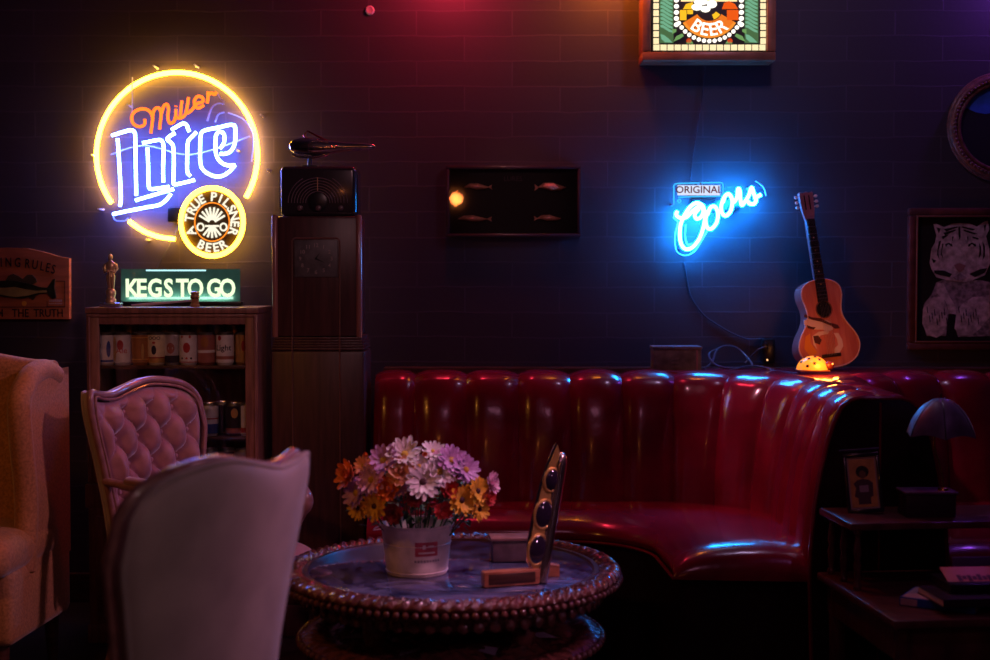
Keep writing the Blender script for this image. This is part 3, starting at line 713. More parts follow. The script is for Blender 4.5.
def can(px, zs, y, label, base, top=None, bands=(), emblem=None, text=None, metal=.5, r=.033, h=.121, name='beer_can', group=None, stripes=False):
    x = P(px, 350, y).x
    t = thing(name, label, 'can', (x, y, zs), group=group)
    m = MB(); mats = [base]+[b[2] for b in bands]+([top] if top else [])
    pr = [(.026, 0), (.0265, .003), (r, .010)]
    cuts = sorted({.010, h-.010} | {q for b in bands for q in b[:2]})
    n = 28
    m.lathe([(.0, .004), (.024, .004), (.026, 0), (r, .009)], n, (x, y, zs))
    for za, zb in zip(cuts, cuts[1:]):
        mi = 0
        for i, b in enumerate(bands):
            if za >= b[0]-1e-6 and zb <= b[1]+1e-6: mi = i+1
        m.geo([(x+r*cos(2*PI*k/n), y+r*sin(2*PI*k/n), zs+z) for z in (za, zb) for k in range(n)], [[k, (k+1) % n, (k+1) % n+n, k+n] for k in range(n)], mi)
    body = m.build('can_body', mats, t)
    m = MB(); m.lathe([(r, h-.010), (.0275, h-.001), (.028, h), (.026, h), (.025, h-.004), (0, h-.004)], n, (x, y, zs)); m.build('can_lid', alu, t)
    def wrap(pts, mm, nm, th=.0006):
        e = MB(); q = [(x+(r+th)*sin(a/r), y-(r+th)*cos(a/r), zs+z) for a, z in pts]; e.geo(q+[(x, y, zs+pts[0][1])][:0], [list(range(len(q)))]); e.build(nm, mm, body, smooth=0)
    if emblem:
        for (ex, ez, rx, rz, mm) in emblem:
            for k in range(1):
                e = MB(); vs = [(x+(r+.0006)*sin(ex/r), y-(r+.0006)*cos(ex/r), zs+ez)]; N = 20
                for i in range(N):
                    a = 2*PI*i/N; ax = ex+rx*cos(a); vs.append((x+(r+.0007)*sin(ax/r), y-(r+.0007)*cos(ax/r), zs+ez+rz*sin(a)))
                e.geo(vs, [[0, i+1, (i+1) % N+1] for i in range(N)]); e.build('emblem', mm, body, smooth=0)
    if text:
        for s, z, size, mm, sh in text:
            e = MB(); vs, fs = text_geo(s, .01); q = []
            for v in vs: ax = v.x*size+sh; rr = r+.0008+(.0006 if v.z > 0 else 0); q.append((x+rr*sin(ax/r), y-rr*cos(ax/r), zs+z+v.y*size))
            e.geo(q, fs); e.build('can_lettering', mm, body, smooth=0)
    return t
def cm(n, c, metal=.4, rough=.3): return mat('can_'+n, c, rough, metal, var=.08, vscale=40)
W, CRM, GOLD, RED, BLU, BRN, DRK, TAN, SIL = cm('white', (.62, .58, .62), .1), cm('cream', (.72, .6, .4), .2), cm('gold', (.8, .5, .18), .8), cm('red', (.45, .05, .05)), cm('blue', (.06, .09, .35)), cm('brown', (.38, .16, .06), .3), cm('dark', (.04, .03, .05)), cm('rust', (.38, .14, .12)), cm('silver', (.6, .57, .62), .7)
F = 5.065
can(106, ZS[0], F, 'pale can with blue side band, leftmost in the top row of the glass cabinet', W, bands=[(.012, .02, BLU)], emblem=[(.018, .06, .008, .03, BLU)])
can(122.5, ZS[0], F, 'white and gold can with slanting red script, second from left in the cabinet', W, emblem=[(-.024, .06, .010, .045, GOLD), (.0, .075, .012, .018, RED)], text=[('Ale', .045, .03, RED, .005)])
can(140.5, ZS[0], F, 'brown wood-grain can, third from left in the top cabinet row', BRN, bands=[(.02, .024, GOLD), (.1, .104, GOLD)], emblem=[(.016, .05, .005, .03, GOLD)])
can(156.5, ZS[0], F+.004, 'cream can with dark oval emblem and gold bottom band in the top cabinet row', CRM, bands=[(.010, .026, GOLD), (.026, .030, RED)], emblem=[(-.002, .056, .009, .017, DRK), (-.002, .083, .006, .004, RED)], text=[('COORS' if False else 'OOO', .094, .018, DRK, 0)])
can(172.5, ZS[0], F+.02, 'grey-red can with dark emblem standing slightly back between cream and white cans', SIL, bands=[(.010, .035, DRK)], emblem=[(.0, .062, .015, .02, TAN)])
can(188.5, ZS[0], F, 'white can with red crest emblem at the middle of the top cabinet row', W, bands=[(.0105, .014, RED)], emblem=[(0, .065, .013, .019, RED), (-.018, .105, .004, .006, RED), (.012, .105, .004, .006, RED), (-.018, .026, .004, .004, DRK), (0, .026, .004, .004, RED), (.016, .026, .004, .004, DRK)])
can(206.5, ZS[0], F+.004, 'rust red can with pale waist band left of the light beer can', TAN, bands=[(.046, .056, W)], emblem=[(0, .085, .014, .02, BRN)])
can(225, ZS[0], F, 'white light beer can with dark word and red stripe in the top row', W, bands=[(.022, .034, TAN)], emblem=[(-.014, .1, .007, .009, RED)], text=[('Light', .055, .030, DRK, 0)])
can(243.5, ZS[0], F+.03, 'gold can half hidden behind the right door stile of the cabinet', GOLD, emblem=[(.006, .07, .008, .02, RED)])
for i, px in enumerate((113, 131, 148, 166, 182, 199, 217, 235)):
    can(px, ZS[0]+.045, 5.22, 'back row can of which only the shiny top shows above the front row', [SIL, GOLD][i % 2], group='cans in the back row of the cabinet')
can(209, ZS[1], F, 'white can with blue base and red line on the middle cabinet shelf', W, bands=[(.010, .045, BLU), (.062, .067, RED)], emblem=[(0, .09, .012, .012, SIL)])
can(222, ZS[1], F+.05, 'dark can standing back between the blue-based can and the gold-disc can', DRK)
can(233.5, ZS[1], F, 'dark blue can with gold disc and copper base on the middle shelf', DRK, bands=[(.012, .03, TAN)], emblem=[(.008, .085, .013, .018, GOLD)])
can(247, ZS[1], F+.01, 'white and red can at the right end of the middle cabinet shelf', W, bands=[(.012, .03, RED)])
can(209, ZS[2], F, 'brown can on the lowest cabinet shelf beside the tufted chair back', BRN, h=.10)
can(226, ZS[2], F+.01, 'dark can in the middle of the lowest cabinet shelf', DRK, h=.10, emblem=[(0, .06, .01, .02, SIL)])
can(243, ZS[2], F, 'silver can at the right end of the lowest cabinet shelf', SIL, h=.10)
can(190, ZS[1], F+.01, 'white can on the middle shelf half hidden by the tufted chair', W)

# statuette and gavel on the cabinet
gold = mat('statue_gold', (.85, .58, .34), .34, .7, bump=.05)
sx = P(112.5, 300, 5.1).x
sta = thing('award_statuette', 'small gold standing man statuette on a silver base at the cabinet corner', 'statuette', (sx, 5.08, CT))
m = MB(); m.box((sx, 5.08, CT+.008), (.078, .05, .016), .003); m.build('plinth', mat('plinth_silver', (.55, .55, .75), .25, .9), sta)
m = MB(); z = CT+.016
m.lathe([(.019, 0), (.019, .012), (.014, .016), (.017, .03), (.018, .042), (.012, .05), (.009, .053)], 20, (sx, 5.08, z))
for s in (-1, 1):
    m.tube([(sx+s*.006, 5.08, z+.05), (sx+s*.007, 5.079, z+.075), (sx+s*.008, 5.08, z+.10)], [.006, .0072, .009], 10)
    m.tube([(sx+s*.018, 5.08, z+.142), (sx+s*.024, 5.078, z+.125), (sx+s*.018, 5.068, z+.112), (sx+s*.004, 5.064, z+.118)], [.0065, .0055, .0048, .004], 8)
m.tube([(sx, 5.08, z+.095), (sx, 5.08, z+.11), (sx, 5.078, z+.13), (sx, 5.08, z+.145), (sx, 5.08, z+.152), (sx, 5.08, z+.158)], [.0145, .011, .0155, .017, .008, .0055], 14, sx=.7, sy=1.1)
m.ball((sx, 5.078, z+.168), (.0085, .0095, .0115), 12)
m.tube([(sx, 5.063, z+.12), (sx, 5.062, z+.06)], [.0022, .0012], 6)
m.build('figure', gold, sta, smooth=70)
gv = thing('gavel', 'small wooden gavel lying on top of the cabinet in front of the green sign', 'gavel', (P(195, 300, 5.07).x, 5.07, CT))
g0 = P(195, 300, 5.07).x; m = MB()
m.lathe([(0, 0), (.016, 0), (.0175, .003), (.0175, .010), (.0145, .013), (.0145, .030), (.0165, .033), (.0165, .04), (.014, .048), (.0165, .050), (.0165, .054), (.010, .058), (0, .059)], 24, (g0, 5.07, CT))
m.build('head', mat('gavel_wood', (.45, .22, .10), .3, var=.2, vscale=30), gv)
m = MB(); m.lathe([(.0150, .030), (.0172, .031), (.0172, .036), (.0150, .037)], 24, (g0, 5.07, CT)); m.build('brass_band', brass, gv)
m = MB(); m.tube([(g0-.012, 5.06, CT+.024), (g0-.09, 5.05, CT+.017), (g0-.17, 5.04, CT+.010), (g0-.225, 5.035, CT+.0065)], [.004, .0045, .006, .0045], 10); m.build('handle', mat('gavel_handle_wood', (.55, .42, .45), .3), gv)

# ------------------------------------------------------------------ grandmother clock, radio, ornament
KX0, KX1 = P(273, 400, 5.1).x, P(362, 400, 5.1).x; KYF = 5.1; KT = P(300, 216, KYF).z; kxm = (KX0+KX1)/2
ck = thing('longcase_clock', 'tall dark wooden longcase clock with square dial between cabinet and sofa', 'clock', (kxm, 5.22, 0))
m = MB(); KZ = P(300, 337, KYF).z
b2(m, KX0+.012, KX1-.012, KYF, 5.36, KZ, KT, .012)
b2(m, KX0-.006, KX1+.012, KYF-.012, 5.36, .0, KZ-.05, .014)
for i in range(5): b2(m, KX0-.002+.002*i, KX1+.008-.002*i, KYF-.010+.002*i, 5.36, KZ-.05+.01*i, KZ-.04+.01*i, .003)
b2(m, KX0-.02, KX1+.025, KYF-.03, 5.36, 0, .12, .01)
m.build('case', wood_clock, ck)
for xx in (KX0+.010, KX1-.010):
    m = MB(); m.tube([(xx, KYF+.008, KZ), (xx, KYF+.008, KT-.008), (xx, KYF+.012, KT-.002)], .012, 12); m.build('corner_pilaster', mat('polished_edge', (.30, .12, .10), .22, coat=.5), ck)
m = MB(); xa, xb = P(292.5, 300, KYF).x, P(340, 300, KYF).x; za = P(300, 238, KYF).z
outl = [(xa, KYF-.002, .2), (xa, KYF-.002, za-.012), (xa+.004, KYF-.002, za-.003), (xa+.012, KYF-.002, za), (xb-.012, KYF-.002, za), (xb-.004, KYF-.002, za-.003), (xb, KYF-.002, za-.012), (xb, KYF-.002, .2)]
outl = [(x, y if z > KZ else y, z) for x, y, z in outl]
outl[0] = (xa, KYF-.014, KZ-.04); outl[-1] = (xb, KYF-.014, KZ-.04)
m.tube([(xa, KYF-.014, .2)]+outl+[(xb, KYF-.014, .2)], .0032, 6); m.build('panel_moulding', mat('brassy_moulding', (.30, .16, .12), .3, .6), ck)
zb = P(300, 277, KYF).z
m = MB(); b2(m, xa+.008, xb-.008, KYF-.005, KYF+.002, zb, za-.008, .002); dl = m.build('dial', mat('dial_face', (.09, .075, .075), .45, var=.25, vscale=30), ck)
dcx, dcz = (xa+xb)/2, (za-.008+zb)/2
num = mat('dial_numerals', (.30, .22, .20), .5)
for i in range(12):
    a = 2*PI*(i+1)/12; m = MB(); m.text(str(i+1), .020, Matrix.Translation((dcx+.058*sin(a), KYF-.0055, dcz+.050*cos(a)-.007)), .001, .01); m.build('numeral', num, dl, smooth=0)
for a, L in ((R(115), .04), (R(35), .028)):
    m = MB(); m.geo([(dcx-.003*cos(a), KYF-.008, dcz+.003*sin(a)), (dcx+L*sin(a), KYF-.008, dcz+L*cos(a)), (dcx+.003*cos(a), KYF-.008, dcz-.003*sin(a)), (dcx-.006*sin(a), KYF-.008, dcz-.006*cos(a))], [[0, 1, 2, 3]]); m.build('clock_hand', black_plastic, dl, smooth=0)
# radio
rx0, rx1 = P(280, 190, 5.13).x, P(356.5, 190, 5.13).x; rzt = P(300, 166, 5.13).z; rxm = (rx0+rx1)/2
rd = thing('tabletop_radio', 'old dark plastic radio with half-round dial on top of the tall clock', 'radio', (rxm, 5.2, KT))
m = MB(); m.box((rxm, 5.215, (KT+rzt)/2), (rx1-rx0, .17, rzt-KT), .018, seg=4); m.build('radio_case', mat('bakelite', (.03, .022, .028), .22, coat=.5), rd)
pt = MB(); rz0 = P(300, 203, 5.13).z
fy = 5.129
for i, rr in enumerate((.045, .055, .065, .076, .087, .098, .110)):
    pts = [(rxm-.002+rr*cos(a), fy-.001, rz0+rr*sin(a)*.95) for a in [PI*k/24 for k in range(25)] if rz0+rr*sin(a)*.95 < rzt-.02]
    if len(pts) > 4:
        if rr > .1:
            pts = [(rxm-.002+rr*cos(a), fy-.001, rz0+rr*sin(a)*.95) for a in [PI*k/24 for k in range(9)]]; pt.tube(pts, .0016, 6)
            pts = [(rxm-.002-rr*cos(a), fy-.001, rz0+rr*sin(a)*.95) for a in [PI*k/24 for k in range(9)]]
        pt.tube(pts, .0016, 6)
gr = mat('dial_trim', (.32, .22, .24), .3, .5)
grille = []
m = MB(); m.v, m.f, m.mi = pt.v, pt.f, pt.mi; m.build('grille_rings', gr, rd)['kind'] = 'stuff'
m = MB(); m.lathe([(0, 0), (.036, 0), (.036, .004), (.030, .006), (0, .006)], 28, (rxm-.002, fy+.002, rz0+.004), Matrix.Rotation(PI/2, 4, 'X')); m.build('speaker_cap', black_plastic, rd)
m = MB(); m.box((rxm-.002, fy-.003, rz0+.070), (.003, .003, .05)); m.build('dial_pointer', mat('pointer_gold', (.8, .5, .3), .3, .6), rd)
for x in (P(299, 0, 5.13).x, P(317.5, 0, 5.13).x, P(340, 0, 5.13).x):
    m = MB(); m.lathe([(0, 0), (.011, 0), (.010, .012), (.006, .014), (0, .014)], 20, (x, fy+.001, KT+.030), Matrix.Rotation(PI/2, 4, 'X')); m.build('knob', mat('radio_knob', (.12, .07, .08), .3), rd)
for s, x in ((-1, rx0), (1, rx1)):
    m = MB(); m.tube([(x+s*.0015, fy+.018, KT+.012), (x+s*.002, fy+.016, KT+.10), (x, fy+.018, rzt-.02)], .0022, 6); m.build('side_trim', chrome, rd)
# chrome ornament
oz = rzt; ocx = P(330, 148, 5.2).x; oy = 5.2
og = thing('hood_ornament', 'chrome rocket-shaped hood ornament lying on the old radio', 'ornament', (ocx, oy, oz))
def po(px, py, dy=0): p = P(px, py, oy+dy); return p
m = MB(); path = [(289.5, 148), (291, 147.5), (295, 146.5), (301, 146), (307, 146.2), (314, 147), (322, 147.5), (331, 147), (342, 146.6), (356, 146.6), (368, 146.8), (373, 147), (375.5, 147.2)]
rr = [.002, .018, .028, .032, .034, .033, .030, .025, .018, .0145, .012, .010, .004]
m.tube([po(*q) for q in path], rr, 20, sx=.55, sy=1.0, up=(0, 1, 0)); m.build('body', chrome, og, smooth=70)
m = MB(); m.tube([po(308, 140), po(304, 135), po(307.5, 131), po(315, 135), po(326, 141), po(338, 145)], [.004, .005, .003, .004, .006, .003], 10, sx=.5); m.build('fin', mat('red_chrome', (.8, .25, .25), .18, 1), og, smooth=70)
m = MB(); m.tube([po(292, 155), po(300, 157), po(312, 157.5), po(326, 155), po(333, 150)], [.003, .005, .006, .006, .003], 10, sx=1.6); m.build('under_wing', chrome, og, smooth=70)
m = MB(); m.tube([po(308, 152, -.02), po(307, 146, -.024), (po(311, 141.5, -.02)), po(318, 140.5, -.016), po(328, 143, -.014)], .0028, 8); m.build('cockpit_rim', chrome, og, smooth=70)
for x, y in ((314, 147.5), (323, 148), (331, 146.5), (337, 146)):
    m = MB(); m.ball(po(x, y, -.017 if x < 320 else -.013), .005, 10); m.build('stud', mat('bright_stud', (.9, .8, .85), .1, 1), og)
a = po(310, 157); m = MB(); m.box((a.x, oy, oz+.004), (.06, .045, .008), .003); m.tube([(a.x, oy, oz+.006), (a.x, oy, a.z)], [.010, .007], 12); m.build('mount', black_plastic, og)

# ------------------------------------------------------------------ framed things on the wall
lf = thing('framed_lures', 'black framed glass case of fishing lures on the wall between clock and sofa sign', 'picture', P(513, 201, WALL))
lf['label'] = 'small black framed display of four fishing lures on the wall above the sofa'
LY = WALL-.035
m = MB(); frame_geo(m, 446, 165.5, 581, 237, LY, .014, .035, .003); m.build('frame', mat('thin_black_frame', (.06, .03, .04), .25, coat=.3), lf)
m = MB(); rectp(m, 448, 168, 579, 235, LY+.028, .004); m.build('backing', mat('black_mount', (.010, .008, .012), .6), lf, smooth=0)
m = MB(); rectp(m, 449, 169, 578, 234, LY+.008, .002); m.build('cover_pane', glass, lf, smooth=0)
lure_r = mat('lure_rose', (.9, .38, .28), .4, var=.3, vscale=60)
for cx, cy, L, h, tail in ((477, 187, 12, 3.2, 1), (552, 187.5, 14, 4.4, -1), (473, 219, 15, 3.2, 1), (549, 218.5, 12, 3.2, -1)):
    lt = MB(); c = P(cx, cy, LY+.020); s = (LY+.02)/FPX
    lt.tube([(c.x-L*s, c.y, c.z), (c.x-.6*L*s, c.y, c.z+.4*h*s), (c.x, c.y, c.z+.2*h*s), (c.x+.6*L*s, c.y, c.z-.1*h*s), (c.x+L*s, c.y, c.z)], [.001, h*s*.7, h*s, h*s*.6, .001], 10)
    tl = tail*L*s; lt.prism([(c.x+tl*.9, c.z), (c.x+tl*1.25, c.z+h*s*.8), (c.x+tl*1.2, c.z), (c.x+tl*1.25, c.z-h*s*.8)], c.y-.001, c.y+.001)
    lt.build('lure', lure_r, lf)
m = MB(); m.text('LURES', .028, Matrix.Translation(P(513, 181, LY+.027)), .001); m.build('title_lettering', mat('faint_print', (.10, .06, .09), .6), lf, smooth=0)

def picture_plane(name, pts, y, mm, parent, th=.001):
    m = MB(); polyp(m, pts, y, th); return m.build(name, mm, parent, smooth=0)
tg = thing('tiger_picture', 'framed black and white tiger picture on the right of the wall', 'picture', P(958, 280, WALL))
TY = WALL-.035; fw = mat('dark_red_frame', (.10, .03, .03), .3, var=.3, vscale=20, coat=.3)
m = MB(); frame_geo(m, 908, 208, 1008, 350, TY, .030, .035, .006); m.build('frame', fw, tg)
m = MB(); frame_geo(m, 915.5, 215.5, 1000.5, 342.5, TY-.004, .006, .02, .002); m.build('inner_moulding', mat('worn_gilt', (.30, .12, .08), .35, .5), tg)
m = MB(); rectp(m, 915, 215, 1001, 343, TY+.024, .006); pb = m.build('picture_ground', mat('picture_black', (.008, .006, .01), .6), tg, smooth=0)
def cT(pts): return [(x/4.122+900, y/4.122+200) for x, y in pts]
furm = mat('white_fur_print', (.50, .40, .52), .6, var=.35, vscale=45, detail=6); fur2 = mat('grey_fur_print', (.26, .20, .28), .6, var=.5, vscale=60, detail=6); fdk = mat('black_fur_print', (.012, .010, .014), .6)
PY = TY+.0235
picture_plane('tiger_body', cT([(150, 340), (175, 330), (330, 330), (420, 350), (440, 480), (400, 560), (240, 565), (225, 520), (235, 470), (200, 470), (190, 560), (110, 560), (92, 500), (98, 430), (130, 390)]), PY, fur2, pb)
for q in ([(140, 400), (175, 398), (192, 440), (195, 500), (185, 550), (150, 568), (112, 555), (92, 510), (95, 450), (112, 415)], [(300, 400), (345, 398), (370, 430), (372, 480), (330, 530), (300, 555), (255, 560), (225, 530), (232, 470), (255, 430)]):
    picture_plane('paw', cT(q), PY-.001, furm, pb)
picture_plane('chest_patch', cT([(155, 340), (180, 345), (205, 400), (232, 440), (232, 472), (205, 468), (190, 420), (165, 395), (150, 385)]), PY-.001, furm, pb)
head = [(138, 100), (150, 98), (182, 112), (215, 98), (250, 95), (290, 98), (318, 110), (345, 90), (362, 85), (368, 120), (355, 150), (368, 200), (372, 260), (350, 310), (300, 330), (270, 338), (235, 335), (190, 330), (150, 318), (130, 285), (122, 260), (130, 200), (145, 175), (150, 145)]
picture_plane('tiger_head', cT(head), PY-.002, furm, pb)
m = MB()
st_ = [[(180, 120), (240, 108), (236, 114), (190, 130)], [(178, 135), (232, 120), (228, 127), (186, 146)], [(172, 150), (200, 142), (196, 148), (176, 162)], [(255, 108), (310, 120), (300, 126), (256, 114)], [(262, 121), (318, 138), (306, 142), (262, 128)],
 [(300, 150), (325, 158), (322, 164), (298, 157)], [(160, 170), (170, 168), (158, 210), (162, 245), (152, 225)], [(174, 180), (180, 180), (172, 215), (178, 240), (168, 225)], [(340, 170), (350, 190), (350, 230), (340, 250), (344, 215)], [(326, 175), (334, 195), (334, 225), (324, 242), (328, 210)],
 [(186, 182), (200, 176), (214, 182), (218, 192), (200, 190), (188, 192)], [(282, 182), (296, 176), (312, 182), (314, 192), (298, 190), (280, 192)],
 [(140, 290), (180, 290), (215, 305), (205, 318), (165, 310), (142, 302)], [(285, 305), (330, 285), (360, 280), (350, 300), (310, 318)],
 [(240, 112), (248, 108), (250, 150), (246, 165), (242, 150)], [(150, 112), (168, 118), (160, 138)], [(345, 105), (356, 100), (350, 132)], [(130, 240), (150, 250), (138, 262)], [(215, 150), (222, 150), (216, 172)], [(276, 150), (282, 152), (280, 172)]]
for q in st_: polyp(m, cT(q), PY-.003, .0005)
for i in range(9):
    for bx_ in (110, 240):
        x = bx_+10*i; y = 440+((i*37) % 50); polyp(m, cT([(x, y), (x+3, y-2), (x+6, y+26), (x+3, y+28)]), PY-.003, .0005)
m.build('stripes', fdk, pb, smooth=0)['kind'] = 'stuff'
picture_plane('nose', cT([(222, 268), (245, 260), (272, 270), (262, 288), (246, 298), (232, 286)]), PY-.0035, mat('nose_print', (.30, .14, .18), .6), pb)
picture_plane('mouth', cT([(218, 318), (232, 312), (246, 300), (262, 312), (276, 320), (262, 332), (232, 332)]), PY-.0035, fur2, pb)
for x in (200, 297): picture_plane('eye', cT([(x-8, 188), (x, 182), (x+8, 188), (x, 194)]), PY-.004, mat('eye_print', (.5, .5, .6), .5), pb)

ov = thing('oval_picture', 'carved oval dark wood frame with a blue sky picture, cut by the right edge', 'picture', P(1001, 127, WALL))
OY = WALL-.04
m = MB()
for rx, ry, rr, dy in ((49, 49, .016, .0), (43.5, 43.5, .010, -.004), (53, 53, .009, .01)): m.tube(el3(1002, 127, rx, ry, OY+.02+dy, 72), rr, 8, closed=True)
for i in range(72):
    a = 2*PI*i/72; m.ball(P(1002+47*sin(a), 127-47*cos(a), OY+.004), (.008, .008, .006), 6)
m.build('carved_frame', mat('oval_frame_wood', (.16, .06, .05), .35, var=.4, vscale=40, bump=.1), ov, smooth=60)
m = MB(); disc(m, 1002, 127, 44, 44, OY+.026, .008, 48); op = m.build('picture_ground', mat('night_picture', (.015, .012, .02), .5), ov, smooth=0)
picture_plane('painted_sky', [(1002+42*sin(R(a)), 127-42*cos(R(a))) for a in range(-62, 63, 8)]+[(1025, 118), (1000, 112), (985, 114), (975, 112)], OY+.0255, mat('painted_blue', (.03, .10, .55), .5, var=.3, vscale=15), op)

# ------------------------------------------------------------------ guitar
GX = P(829, 369, 5.42)
gt = thing('acoustic_guitar', 'small acoustic guitar with painted cowboy scene leaning on the wall above the sofa', 'guitar', (GX.x, 5.415, .982), rot=(R(-9), R(-5.6), R(14)))
gt['label'] = 'small reddish acoustic guitar with painted figures, leaning upright on the sofa top'
hw = [(0, 0), (.002, .04), (.012, .078), (.035, .112), (.07, .130), (.10, .130), (.135, .115), (.165, .094), (.195, .078), (.225, .074), (.255, .079), (.285, .086), (.315, .083), (.335, .068), (.348, .042), (.352, .018), (.353, 0)]
def outline(sc=1, n=5):
    p = catmull([(x*sc, z if sc == 1 else .175+(z-.175)*sc, 0) for z, x in hw], n)
    r = [(q.x, q.y) for q in p]; return r+[(-x, z) for x, z in r[::-1][1:-1]]
def G(mb, name, mm, par=gt, smooth=35): return mb.build(name, mm, par, smooth, world=False)
ol = outline(); D = .062
m = MB(); m.prism(ol, -D/2+.002, D/2); body = G(m, 'body', mat('guitar_side', (.22, .10, .10), .25, coat=.6), smooth=40)
topm2 = mat('guitar_top', (.55, .13, .10), .28, col2=(.68, .22, .16), vscale=6, stretch=(8, 1, 1), coat=.6)
m = MB(); m.prism(outline(.985), -D/2, -D/2+.004); tp = G(m, 'soundboard', topm2, smooth=40)
m = MB(); m.tube([(x, -D/2, z) for x, z in outline(.99)], .003, 6, closed=True); G(m, 'binding', mat('cream_binding', (.75, .45, .40), .35), tp)
m = MB(); m.lathe([(0, 0), (.031, 0), (.031, .0012), (0, .0012)], 32, (0, -D/2, .232), Matrix.Rotation(PI/2, 4, 'X')); sh_ = G(m, 'sound_hole', mat('hole_black', (.004, .003, .004), .8), tp)
m = MB(); m.tube([(.034*cos(2*PI*i/36), -D/2-.0005, .232+.034*sin(2*PI*i/36)) for i in range(36)], .0018, 6, closed=True); G(m, 'rosette', mat('rosette', (.12, .03, .02), .4), tp)
cr = mat('painted_cream', (.80, .55, .48), .4); dk2 = mat('painted_brown', (.10, .03, .03), .4); yl = mat('lamp_glow_orange', (.75, .25, .04), .4)
def art(pts, name, mm, k=1):  # crop 600x660 of (780,270)-(880,380) to local
    q = [((x-322)/6/252.5-.010*((y-560)/-560), .010+(585-y)/6/252.5) for x, y in pts]
    m = MB(); m.prism(q, -D/2-.0008*k, -D/2+.0005); return G(m, name, mm, tp, smooth=0)
art([(180, 400), (215, 380), (205, 440), (240, 500), (190, 520), (160, 470)], 'lamp_glow_patch', yl)  # orange light of the ladybird lamp put into colour as a flat patch
art([(190, 300), (250, 290), (295, 318), (330, 312), (370, 340), (365, 375), (330, 385), (300, 368), (240, 362), (205, 345), (185, 325)], 'painted_figure', cr)
art([(200, 262), (240, 288), (300, 300), (345, 330), (400, 350), (410, 372), (380, 372), (355, 350), (300, 322), (240, 302), (195, 280)], 'painted_rope', dk2, 2)
art([(225, 400), (270, 378), (340, 378), (330, 398), (280, 400), (235, 440), (240, 480), (222, 450)], 'painted_horse_neck', cr)
art([(230, 400), (262, 400), (280, 430), (262, 455), (232, 440)], 'painted_saddle', dk2, 2)
art([(365, 395), (395, 400), (412, 440), (412, 480), (380, 518), (350, 515), (352, 490), (380, 470), (380, 435)], 'painted_horse_body', cr)
art([(200, 330), (230, 345), (255, 350), (240, 362), (205, 350)], 'painted_belt', dk2, 3)
m = MB(); m.box((0, -D/2-.004, .048), (.080, .008, .014), .002); G(m, 'bridge', mat('bridge_wood', (.03, .015, .012), .4), gt)
m = MB(); m.box((-.0, -D/2+.012, .445), (.034, .026, .30), .008); G(m, 'neck', mat('neck_wood', (.16, .08, .10), .3, coat=.4), gt)
m = MB(); m.geo([(-.022, -D/2-.006, .262), (.022, -D/2-.006, .262), (.017, -D/2-.006, .594), (-.017, -D/2-.006, .594), (-.022, -D/2+.001, .262), (.022, -D/2+.001, .262), (.017, -D/2+.001, .594), (-.017, -D/2+.001, .594)], [[0, 1, 2, 3], [0, 4, 5, 1], [1, 5, 6, 2], [2, 6, 7, 3], [3, 7, 4, 0]]); fbd = G(m, 'fretboard', mat('fretboard_ebony', (.02, .014, .02), .4), gt, smooth=0)
z = .594
for i in range(16):
    zz = .045+(.594-.045)*(2**(-(i+1)/12))
    if zz < .27: break
    m = MB(); m.box((0, -D/2-.007, zz), (.036, .003, .0028)); G(m, 'fret', alu, fbd, smooth=0)
    if i in (2, 4, 6, 8, 11): m = MB(); m.ball((0, -D/2-.0065, zz+.012), (.003, .001, .003), 8); G(m, 'inlay_dot', cr, fbd)
m = MB(); m.prism([(-.019, .592), (.019, .592), (.027, .635), (.030, .70), (.026, .705), (.012, .700), (.0, .706), (-.012, .700), (-.026, .705), (-.030, .70), (-.027, .635)], -D/2, -D/2+.014); hs = G(m, 'headstock', mat('headstock_wood', (.38, .16, .18), .35, var=.2, vscale=20, coat=.3), gt, smooth=0)
for x in (-.010, .010): m = MB(); m.box((x, -D/2-.0005, .662), (.005, .002, .058), .0008); G(m, 'headstock_slot', MATS['hole_black'], hs, smooth=0)
for s in (-1, 1):
    for z in (.645, .665, .686):
        m = MB(); m.tube([(s*.028, -D/2+.007, z), (s*.038, -D/2+.006, z)], .002, 8); m.ball((s*.043, -D/2+.006, z), (.008, .006, .0065), 10); G(m, 'tuning_peg', mat('peg_ivory', (.75, .68, .70), .25), hs)
for i in range(6): x = -.0135+.0054*i; m = MB(); m.tube([(x*1.3, -D/2-.009, .048), (x, -D/2-.0085, .60)], .0005, 4); G(m, 'string', alu, gt)

# ladybird lamp
lz0 = .986; lx = P(812.5, 372, 5.20).x
lb = thing('ladybird_lamp', 'glowing orange ladybird lamp on the sofa top in front of the guitar', 'lamp', (lx, 5.20, lz0))
m = MB(); M = Matrix.Translation((lx, 5.20, lz0+.006))
m.grid(lambda u, v: (.060*cos(2*PI*u)*cos(v*PI/2), .050*sin(2*PI*u)*cos(v*PI/2), .052*sin(v*PI/2)), 36, 12, cu=True, M=M)
shl = bpy.data.materials.new('lit_ladybird_shell'); shl.use_nodes = True; nt = shl.node_tree; pb_ = nt.nodes['Principled BSDF']; pb_.inputs['Base Color'].default_value = (.8, .2, .03, 1); pb_.inputs['Roughness'].default_value = .25; pb_.inputs['Emission Color'].default_value = (1, .30, .02, 1); pb_.inputs['Emission Strength'].default_value = 1.1
lw = nt.nodes.new('ShaderNodeLayerWeight'); lw.inputs[0].default_value = .35
m.build('shell', shl, lb, smooth=70)
